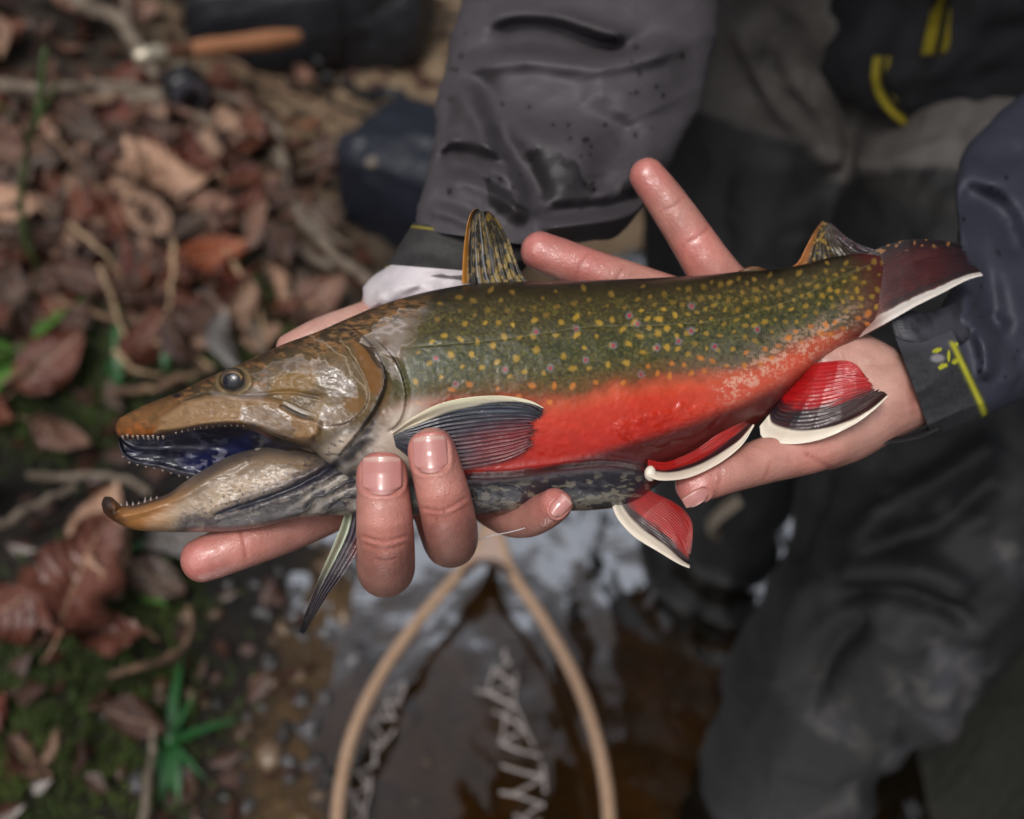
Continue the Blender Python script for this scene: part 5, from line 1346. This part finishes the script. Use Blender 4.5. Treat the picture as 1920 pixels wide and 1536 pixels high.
for q, (pts, lab) in enumerate([
    ([(325,450,.08),(322,530,.05),(312,600,.02)], "upright tan dry stem with bent tip above the moss"),
    ([(190,500,.09),(215,580,.05),(240,650,.02),(238,680,.02)], "tan dry stem looping down beside the green stalk"),
    ([(215,660,.03),(250,690,.05),(300,705,.02)], "pale broken stem lying across the moss"),
    ([(290,640,.05),(340,660,.03),(400,690,.02)], "pale straw stem pointing at the trout's eye"),
    ([(420,470,.05),(480,560,.03),(500,640,.02)], "thin straw stem in front of the grey twig"),
    ([(130,420,.08),(190,470,.06),(230,520,.03)], "thin straw stem arching over the rusty leaves")]):
    stick("straw", pts, .0028, .002, M_STRAW, lab, .03, 30 + q, 40, "stem", "dry stems on the bank")
# thin green sapling on the far left
stick("sapling", [(86,90,.34),(78,160,.30),(66,230,.26),(48,300,.20),(40,360,.15),(44,430,.10),(60,480,.06),(80,520,.01)], .0032, .0042, M_GSTEM, "thin dark green sapling stem with side shoots at the edge of the leaves", .1, 40, 60, "sapling", "saplings", forks=[(.35,(20,215,.28),(-10,190,.30)),(.25,(110,155,.32))])

# ================================================================== dead leaves
def leaf_mesh(name, kind, seed):
    g = np.random.default_rng(seed); n, m = 17, 11
    t = np.linspace(0, 1, n)[:, None]; s = np.linspace(-1, 1, m)[None]
    if kind == "beech": w = .30 * np.sin(np.pi * t ** .85) ** .8 * (1 + .05 * np.cos(t * 50))
    elif kind == "oak": w = .36 * np.sin(np.pi * t ** .8) ** .7 * (.62 + .38 * np.abs(np.cos(t * np.pi * 3.4)))
    else: w = .13 * np.sin(np.pi * t ** .9)
    x = (t - .5) + .07 * np.abs(s) * (kind == "oak") + .04 * np.abs(s); y = s * w
    cu = g.uniform(.15, .7); fo = g.uniform(-.25, .45)
    z = cu * (t - .5) ** 2 + fo * np.abs(y) + .10 * np.sin(s * 3 + t * g.uniform(2, 7)) * np.abs(s) + .012 * np.cos(t * 40) * np.abs(s) + g.uniform(-.25, .25) * y * (t - .5) * 2
    z = z + .14 * (fbm(t * 4 + s, s * 2 + seed, seed) - .5)
    V = np.stack([x + 0 * s, y + 0 * t, z], -1).reshape(-1, 3)
    Fc = gridfaces(n, m).tolist()
    sv, sf = tube_vf(np.array([[-.62, .02, V[:, 2].max() * .2], [-.55, 0, .05], [-.48, 0, float(z[0, m // 2])]]), .012, 5)
    Fc += [[q + len(V) for q in p] for p in sf]; V = np.vstack([V, sv])
    me = bpy.data.meshes.new(name); me.from_pydata(V.tolist(), [], Fc); me.update()
    for p in me.polygons: p.use_smooth = True
    return me
def leaf_mat(name, stops, rough=.5, bump=.5):
    m = NT(name); o = m.obj(); oi = m.n("ShaderNodeObjectInfo")
    c = m.ramp(oi.outputs["Random"], stops)
    sep = m.n("ShaderNodeSeparateXYZ"); m.t.links.new(o, sep.inputs[0])
    ve = m.math('SINE', m.math('MULTIPLY', m.math('SUBTRACT', sep.outputs[0], m.math('MULTIPLY', m.math('ABSOLUTE', sep.outputs[1]), .7)), 60.0))
    mid = m.math('LESS_THAN', m.math('ABSOLUTE', sep.outputs[1]), .012)
    bl = m.noise(6, 4, .6, o)
    c = m.mix(.6, c, m.ramp(bl, [(.35, grey(.42)), (.65, grey(1.1))]), 'MULTIPLY'); c = m.mix(m.math('MULTIPLY', mid, .35), c, (.5, .34, .22))
    wet = m.ramp(m.noise(4, 3, .6, o), [(.4, grey(.22)), (.6, grey(.6))])
    m.pbr(c, wet, m.bump(m.math('ADD', m.math('MULTIPLY', ve, .35), m.math('MULTIPLY', bl, 3.0)), bump, .004), Specular_IOR_Level=.5)
    return m.m
LEAFCOL = [("dark brown", (78,50,40)), ("rust-brown", (112,60,42)), ("pinkish tan", (144,106,90)), ("grey-brown", (98,80,70)), ("pale tan", (160,126,104)), ("reddish brown", (104,52,40))]
LMAT = [leaf_mat("leaf_" + c.replace(" ", "_").replace("-", "_"), [(0, tuple(lin(*v) * .6)), (1, tuple(lin(*v) * 1.0))]) for c, v in LEAFCOL]
M_LEAF = LMAT[0]
LM = [("oval", leaf_mesh("dead_leaf", "beech", k)) for k in range(7)] + [("lobed", leaf_mesh("dead_leaf", "oak", 20 + k)) for k in range(3)] + [("narrow", leaf_mesh("dead_leaf", "willow", 40))]
for _, me in LM: me.materials.append(M_LEAF)
PLACES = [((300,210),"by the long pale branch"),((420,90),"under the fly rod"),((80,120),"left of the rod butt"),((50,330),"beside the thin sapling"),((250,330),"around the large tan leaf"),((440,300),"between the long branch and the sand"),((580,330),"at the edge of the sand"),((620,470),"beside the navy bag"),((430,460),"along the straight grey twig"),((200,470),"among the dry stems"),((60,520),"beside the wavy brown twig"),((380,590),"by the silvery leaf"),((130,620),"above the rust leaf"),((270,700),"behind the trout's snout"),((60,860),"in the dark hollow below the mouth"),((120,1060),"around the large oak leaf"),((200,1330),"on the lower moss"),((420,1200),"near the gravel")]
def put_leaf(p, size, rot, tilt, me, label, group, mat=None, name="dead_leaf"):
    o = bpy.data.objects.new(name, me); COL.objects.link(o)
    n = terrain_n(p[0], p[1]); q = n.to_track_quat('Z', 'Y')
    o.rotation_euler = (q.to_matrix() @ Matrix.Rotation(rot, 3, 'Z') @ Matrix.Rotation(tilt[0], 3, 'X') @ Matrix.Rotation(tilt[1], 3, 'Y')).to_euler()
    o.location = p; o.scale = (size, size, size * .9); tag(o, label, "leaf", group); return o
gl_ = np.random.default_rng(21); cnt = 0
while cnt < 285:
    x, y = gl_.uniform(-60, 700), gl_.uniform(-40, 1536)
    dens = sst(700, 430, x) * (sst(120, 260, y) * sst(700, 560, y) + .07 * sst(560, 720, y) * sst(560, 300, x) + .4 * sst(260, 60, y) * sst(420, 250, x))
    if gl_.random() > dens: continue
    p = on(x, y, 0.0)
    if p[2] < .01: continue
    kind, me = LM[gl_.integers(len(LM))]; lay = gl_.uniform(0, .04); q = int(gl_.choice(6, p=[.24, .2, .17, .18, .09, .12])); sz = gl_.uniform(.035, .085)
    pl = min(PLACES, key=lambda P_: (P_[0][0] - x) ** 2 + (P_[0][1] - y) ** 2)[1]
    o = put_leaf(p + [0, 0, .006 + lay], sz, gl_.uniform(0, 6.28), (gl_.normal(0, .4), gl_.normal(0, .4)), me, f"{'large' if sz > .066 else 'small' if sz < .05 else 'mid-sized'} {LEAFCOL[q][0]} {kind} leaf {pl}", "dead leaves on the bank")
    o.material_slots[0].link = 'OBJECT'; o.material_slots[0].material = LMAT[q]; cnt += 1
# leaf crumbs that nobody could count
parts = []
for k in range(2600):
    x, y = gl_.uniform(-1.2, -.1), gl_.uniform(.25, 2.6)
    zt = float(terrain(x, y))
    if zt < 0: continue
    s_l = gl_.uniform(.005, .02); a_ = gl_.uniform(0, 6.28); ux = np.array([math.cos(a_), math.sin(a_), gl_.normal(0, .3)]) * s_l; uy = np.array([-math.sin(a_), math.cos(a_), gl_.normal(0, .4)]) * s_l * gl_.uniform(.3, .8)
    c0 = np.array([x, y, zt + .006]); parts.append((np.array([c0 - ux, c0 + uy, c0 + ux + [0, 0, s_l * .3], c0 - uy]), [[0, 1, 2], [0, 2, 3]]))
for k in range(420):                                     # whole leaves further along the bank
    x, y = gl_.uniform(-2.6, -.6), gl_.uniform(-.4, 3.4)
    px_, py_, _z = PX(np.array([x, y, .15]))
    if -40 < px_ < 1960 and -40 < py_ < 1580: continue
    me = LM[k % len(LM)][1]; v = np.empty(len(me.vertices) * 3, np.float32); me.vertices.foreach_get("co", v); v = v.reshape(-1, 3) * gl_.uniform(.035, .085)
    a_ = gl_.uniform(0, 6.28); R_z = np.array([[math.cos(a_), -math.sin(a_), 0], [math.sin(a_), math.cos(a_), 0], [0, 0, 1]])
    parts.append((v @ R_z.T + [x, y, float(terrain(x, y)) + gl_.uniform(.005, .03)], [list(p.vertices) for p in me.polygons]))
V, Fc = join_vf(parts); tag(mesh_obj("leaf_litter", V, Fc, M_LEAF, smooth=False), "broken brown leaf crumbs covering the bank", "leaf litter", kind="stuff")

# single leaves that stand out
mrl = leaf_mat("rust_leaf", [(0, tuple(lin(92,52,40))), (1, tuple(lin(108,62,48)))]); msl = leaf_mat("silver_leaf", [(0, tuple(lin(128,124,122))), (1, tuple(lin(128,124,122)))]); mtl = leaf_mat("tan_leaf", [(0, tuple(lin(176,138,114))), (1, tuple(lin(176,138,114)))]); mor = leaf_mat("orange_leaf", [(0, tuple(lin(128,66,42))), (1, tuple(lin(140,74,46)))])
def hero(px, py, lift, size, rot, tilt, kind, seed, mat, label):
    me = leaf_mesh("dead_leaf", kind, seed); me.materials.append(mat); put_leaf(on(px, py, lift), size, rot, tilt, me, label, None)
hero(88, 680, .04, .10, .5, (.25, -.1), "beech", 71, mrl, "broad rust-coloured leaf lying under the green sprout")
hero(272, 640, .04, .075, 1.2, (.5, .1), "beech", 72, mrl, "reddish oval leaf framed by dry stems above the moss")
hero(425, 645, .05, .085, .9, (.7, .2), "beech", 73, msl, "silvery grey curled leaf beside the trout's eye")
hero(135, 1110, .05, .125, .15, (.15, .05), "oak", 74, mrl, "large lobed red-brown oak leaf on the mossy bank")
hero(50, 1120, .03, .115, 2.6, (.1, .2), "oak", 75, mrl, "red-brown oak leaf half under the large lobed one")
hero(190, 1190, .03, .085, 1.7, (.3, .2), "oak", 76, mrl, "small dark red oak leaf at the foot of the large lobed one")
hero(190, 1010, .05, .11, .1, (.1, 0), "beech", 77, mtl, "pale tan leaf lying under the trout's lower jaw")
hero(340, 1010, .03, .09, 2.4, (.1, 0), "beech", 78, msl, "grey leaf behind the reaching index finger")
hero(330, 320, .05, .12, 2.2, (.2, -.2), "oak", 79, mtl, "large pale tan leaf in the middle of the litter")
hero(270, 310, .05, .10, .7, (.3, .2), "oak", 80, mtl, "pale tan leaf leaning on the larger tan leaf")
hero(560, 232, .03, .06, .2, (.4, 0), "beech", 81, mor, "bright orange curled leaf at the end of the long branch")
hero(395, 480, .05, .09, 1.1, (.4, .3), "beech", 82, mor, "bright orange-brown leaf tipped up over a dark gap")
hero(550, 545, .03, .08, 1.6, (.2, .1), "beech", 83, mtl, "pinkish tan leaf beside the white liner cuff")
hero(20, 390, .05, .10, 2.0, (.2, .2), "beech", 84, mtl, "pale pinkish leaf beside the thin sapling")

# ================================================================== green plants
mgr = NT("fresh_green"); ogr = mgr.obj(); mgr.pbr(mgr.mix(mgr.noise(30, 3, .5, ogr), tuple(lin(56,92,40)), tuple(lin(88,128,56))), .45, Subsurface_Weight=.0); M_GREEN = mgr.m
mdg = NT("dark_green"); mdg.pbr(tuple(lin(34,84,40)), .45); M_DGREEN = mdg.m
def blade(px, py, dx, dy, L, w, up, mat, parent):
    p = on(px, py, .01); dirn = np.array([dx, dy, up]); dirn /= np.linalg.norm(dirn); t = np.linspace(0, 1, 14)[:, None]
    c = p + dirn * L * t + np.array([dx, dy, -1.2]) * L * .35 * t ** 2
    sd = np.cross(dirn, [0, .3, 1]); sd /= np.linalg.norm(sd); ww = w * np.sin(np.pi * (.1 + .9 * t) ** .8)
    V = np.vstack([c - sd * ww, c + [0, 0, -w * .25], c + sd * ww]); i = np.arange(13)
    f = np.vstack([np.stack([i, i + 14, i + 15, i + 1], -1), np.stack([i + 14, i + 28, i + 29, i + 15], -1)]); return mesh_obj("leaf", V, f, mat, parent)
def plant(px, py, label, blades, mat=M_GREEN, name="green_sprout"):
    e = empty(name, on(px, py, 0)); tag(e, label, "plant", "green sprouts on the bank")
    for b_ in blades: blade(px, py, *b_, mat, e)
plant(35, 665, "light green sprout with broad pointed leaves beside the rust leaf", [(.5, .8, .11, .011, .5), (-.5, -.5, .09, .013, .4), (-.2, -.9, .08, .013, .25), (-.8, .2, .08, .010, .5)])
plant(318, 1395, "bright green sprout with arched strap leaves by the gravel", [(.9, .4, .055, .0055, .35), (-.05, 1, .085, .0045, .6), (.05, -.9, .045, .008, .2), (.2, -.6, .05, .007, .1), (-.6, .5, .04, .005, .3), (.7, -.6, .04, .004, .2), (-.5, -.8, .04, .006, .1), (.3, .9, .05, .0035, .6), (-.9, -.1, .035, .005, .3)], M_DGREEN)
plant(310, 690, "short green blade standing by the dry stem", [(.05, .6, .06, .006, .9), (.2, .4, .04, .004, .7)], M_DGREEN)
plant(222, 730, "upright green stalk with thin blades in the moss", [(-.1, .8, .15, .0045, .9), (.1, .6, .09, .004, .9), (-.3, .5, .06, .004, .6)], M_DGREEN)
plant(220, 1040, "small green leaf poking out beside the tan leaf", [(.8, .4, .04, .007, .3), (.3, -.4, .03, .006, .3)], M_DGREEN)
plant(265, 1120, "little green sprig at the edge of the oak leaf", [(.3, .8, .05, .006, .4), (.5, -.2, .03, .006, .3)], M_GREEN)
# moss cushions
mms = NT("moss"); oms = mms.obj(); mms.pbr(mms.ramp(mms.noise(16, 4, .6, oms), [(.3, tuple(lin(28,40,12))), (.6, tuple(lin(60,76,20))), (.8, tuple(lin(92,102,36)))]), .8)
parts = []; gm = np.random.default_rng(33)
for (mx_, my_, sp_, nn) in [(420,600,70,420),(60,770,70,380),(150,720,60,240),(300,560,80,300),(30,600,70,220),(80,1320,110,520),(200,1280,80,320),(30,1430,90,280),(260,1090,50,260),(470,600,40,160),(250,740,60,160),(1905,1030,40,200),(1900,1120,40,100)]:
    for _ in range(nn):
        p = on(mx_ + gm.normal(0, sp_ * .7), my_ + gm.normal(0, sp_ * .5), 0) if False else None
        break
    c0 = on(mx_, my_, 0); sm = sp_ * .00062
    for _ in range(nn * 3):
        x, y = c0[0] + gm.normal(0, sm), c0[1] + gm.normal(0, sm * .9); zt = float(terrain(x, y))
        a_ = gm.uniform(0, 6.28); l = gm.uniform(.006, .018); d_ = np.array([math.cos(a_) * .7, math.sin(a_) * .7, gm.uniform(.3, 1)]) * l; s_v = np.array([-math.sin(a_), math.cos(a_), 0]) * gm.uniform(.0015, .003)
        b_ = np.array([x, y, zt]); parts.append((np.array([b_ - s_v, b_ + s_v, b_ + d_]), [[0, 1, 2]]))
V, Fc = join_vf(parts); tag(mesh_obj("moss", V, Fc, mms.m, smooth=False), "low green moss cushions on the bank", "moss", kind="stuff")

# ================================================================== stones at the water's edge
mrk = NT("wet_stone"); ork = mrk.obj(); oik = mrk.n("ShaderNodeObjectInfo")
mrk.pbr(mrk.mix(.7, mrk.ramp(oik.outputs["Random"], [(0, tuple(lin(70,62,56))), (.3, tuple(lin(120,92,62))), (.5, tuple(lin(84,80,84))), (.75, tuple(lin(140,112,86))), (1, tuple(lin(56,50,48)))]), mrk.ramp(mrk.noise(3, 5, .6, ork), [(.3, grey(.5)), (.7, grey(1.1))]), 'MULTIPLY'), .3, mrk.bump(mrk.noise(8, 5, .6, ork), .4, .06), Coat_Weight=.4, Coat_Roughness=.12)
SM = []
for k in range(6):
    th = np.linspace(0, np.pi, 9); ph = np.linspace(0, 2*np.pi, 14, endpoint=False); x = np.sin(th)[:, None]*np.cos(ph); y = np.sin(th)[:, None]*np.sin(ph); zz = np.cos(th)[:, None] + 0*ph
    r = 1 + .5 * (fbm(x * 1.6 + 7 * k, y * 1.6 + zz, 700 + k) - .5); V = np.stack([x*r, y*r*.8, zz*r*.55], -1).reshape(-1, 3)
    me = bpy.data.meshes.new("stone"); me.from_pydata(V.tolist(), [], gridfaces(9, 14, True).tolist()); me.materials.append(mrk.m)
    for p in me.polygons: p.use_smooth = True
    SM.append(me)
gs = np.random.default_rng(41)
SC = [("dark grey", (50,47,46)), ("brown", (84,62,42)), ("grey", (78,75,78)), ("tan", (116,94,72)), ("blackish", (34,31,30))]
SMAT = []
for cn, cv in SC:
    ms = NT("stone_" + cn.replace(" ", "_")); os_ = ms.obj()
    ms.pbr(ms.mix(.8, tuple(lin(*cv)), ms.ramp(ms.noise(3, 5, .6, os_), [(.3, grey(.4)), (.7, grey(1.15))]), 'MULTIPLY'), .28, ms.bump(ms.noise(9, 5, .6, os_), .5, .002), Coat_Weight=.5, Coat_Roughness=.1); SMAT.append(ms.m)
for k in range(280):
    y = gs.uniform(.32, 1.15); x = float(pch(y, WLY, WLX)) + abs(gs.normal(0, .07)) * (1 if gs.random() < .6 else -1) + .005
    zt = float(terrain(x, y)); s_ = gs.uniform(.004, .012) * (1.5 if gs.random() < .1 else 1); q = int(gs.integers(5))
    o = bpy.data.objects.new("stone", SM[k % 6]); COL.objects.link(o); o.location = (x, y, zt + s_ * .15); o.scale = (s_, s_ * gs.uniform(.7, 1), s_ * gs.uniform(.7, 1.1)); o.rotation_euler = (gs.normal(0, .3), gs.normal(0, .3), gs.uniform(0, 6.28))
    o.material_slots[0].link = 'OBJECT'; o.material_slots[0].material = SMAT[q]
    pl = "near the green sprout" if y < .5 else "left of the net hoop" if y < .66 else "below the hanging pectoral fin" if y < .8 else "under the trout's belly" if y < 1 else "by the sand bar"
    tag(o, f"{'large' if s_ > .0115 else 'small'} {SC[q][0]} wet stone {'under water' if zt < 0 else 'on the shore'} {pl}", "stone", "stones along the waterline")
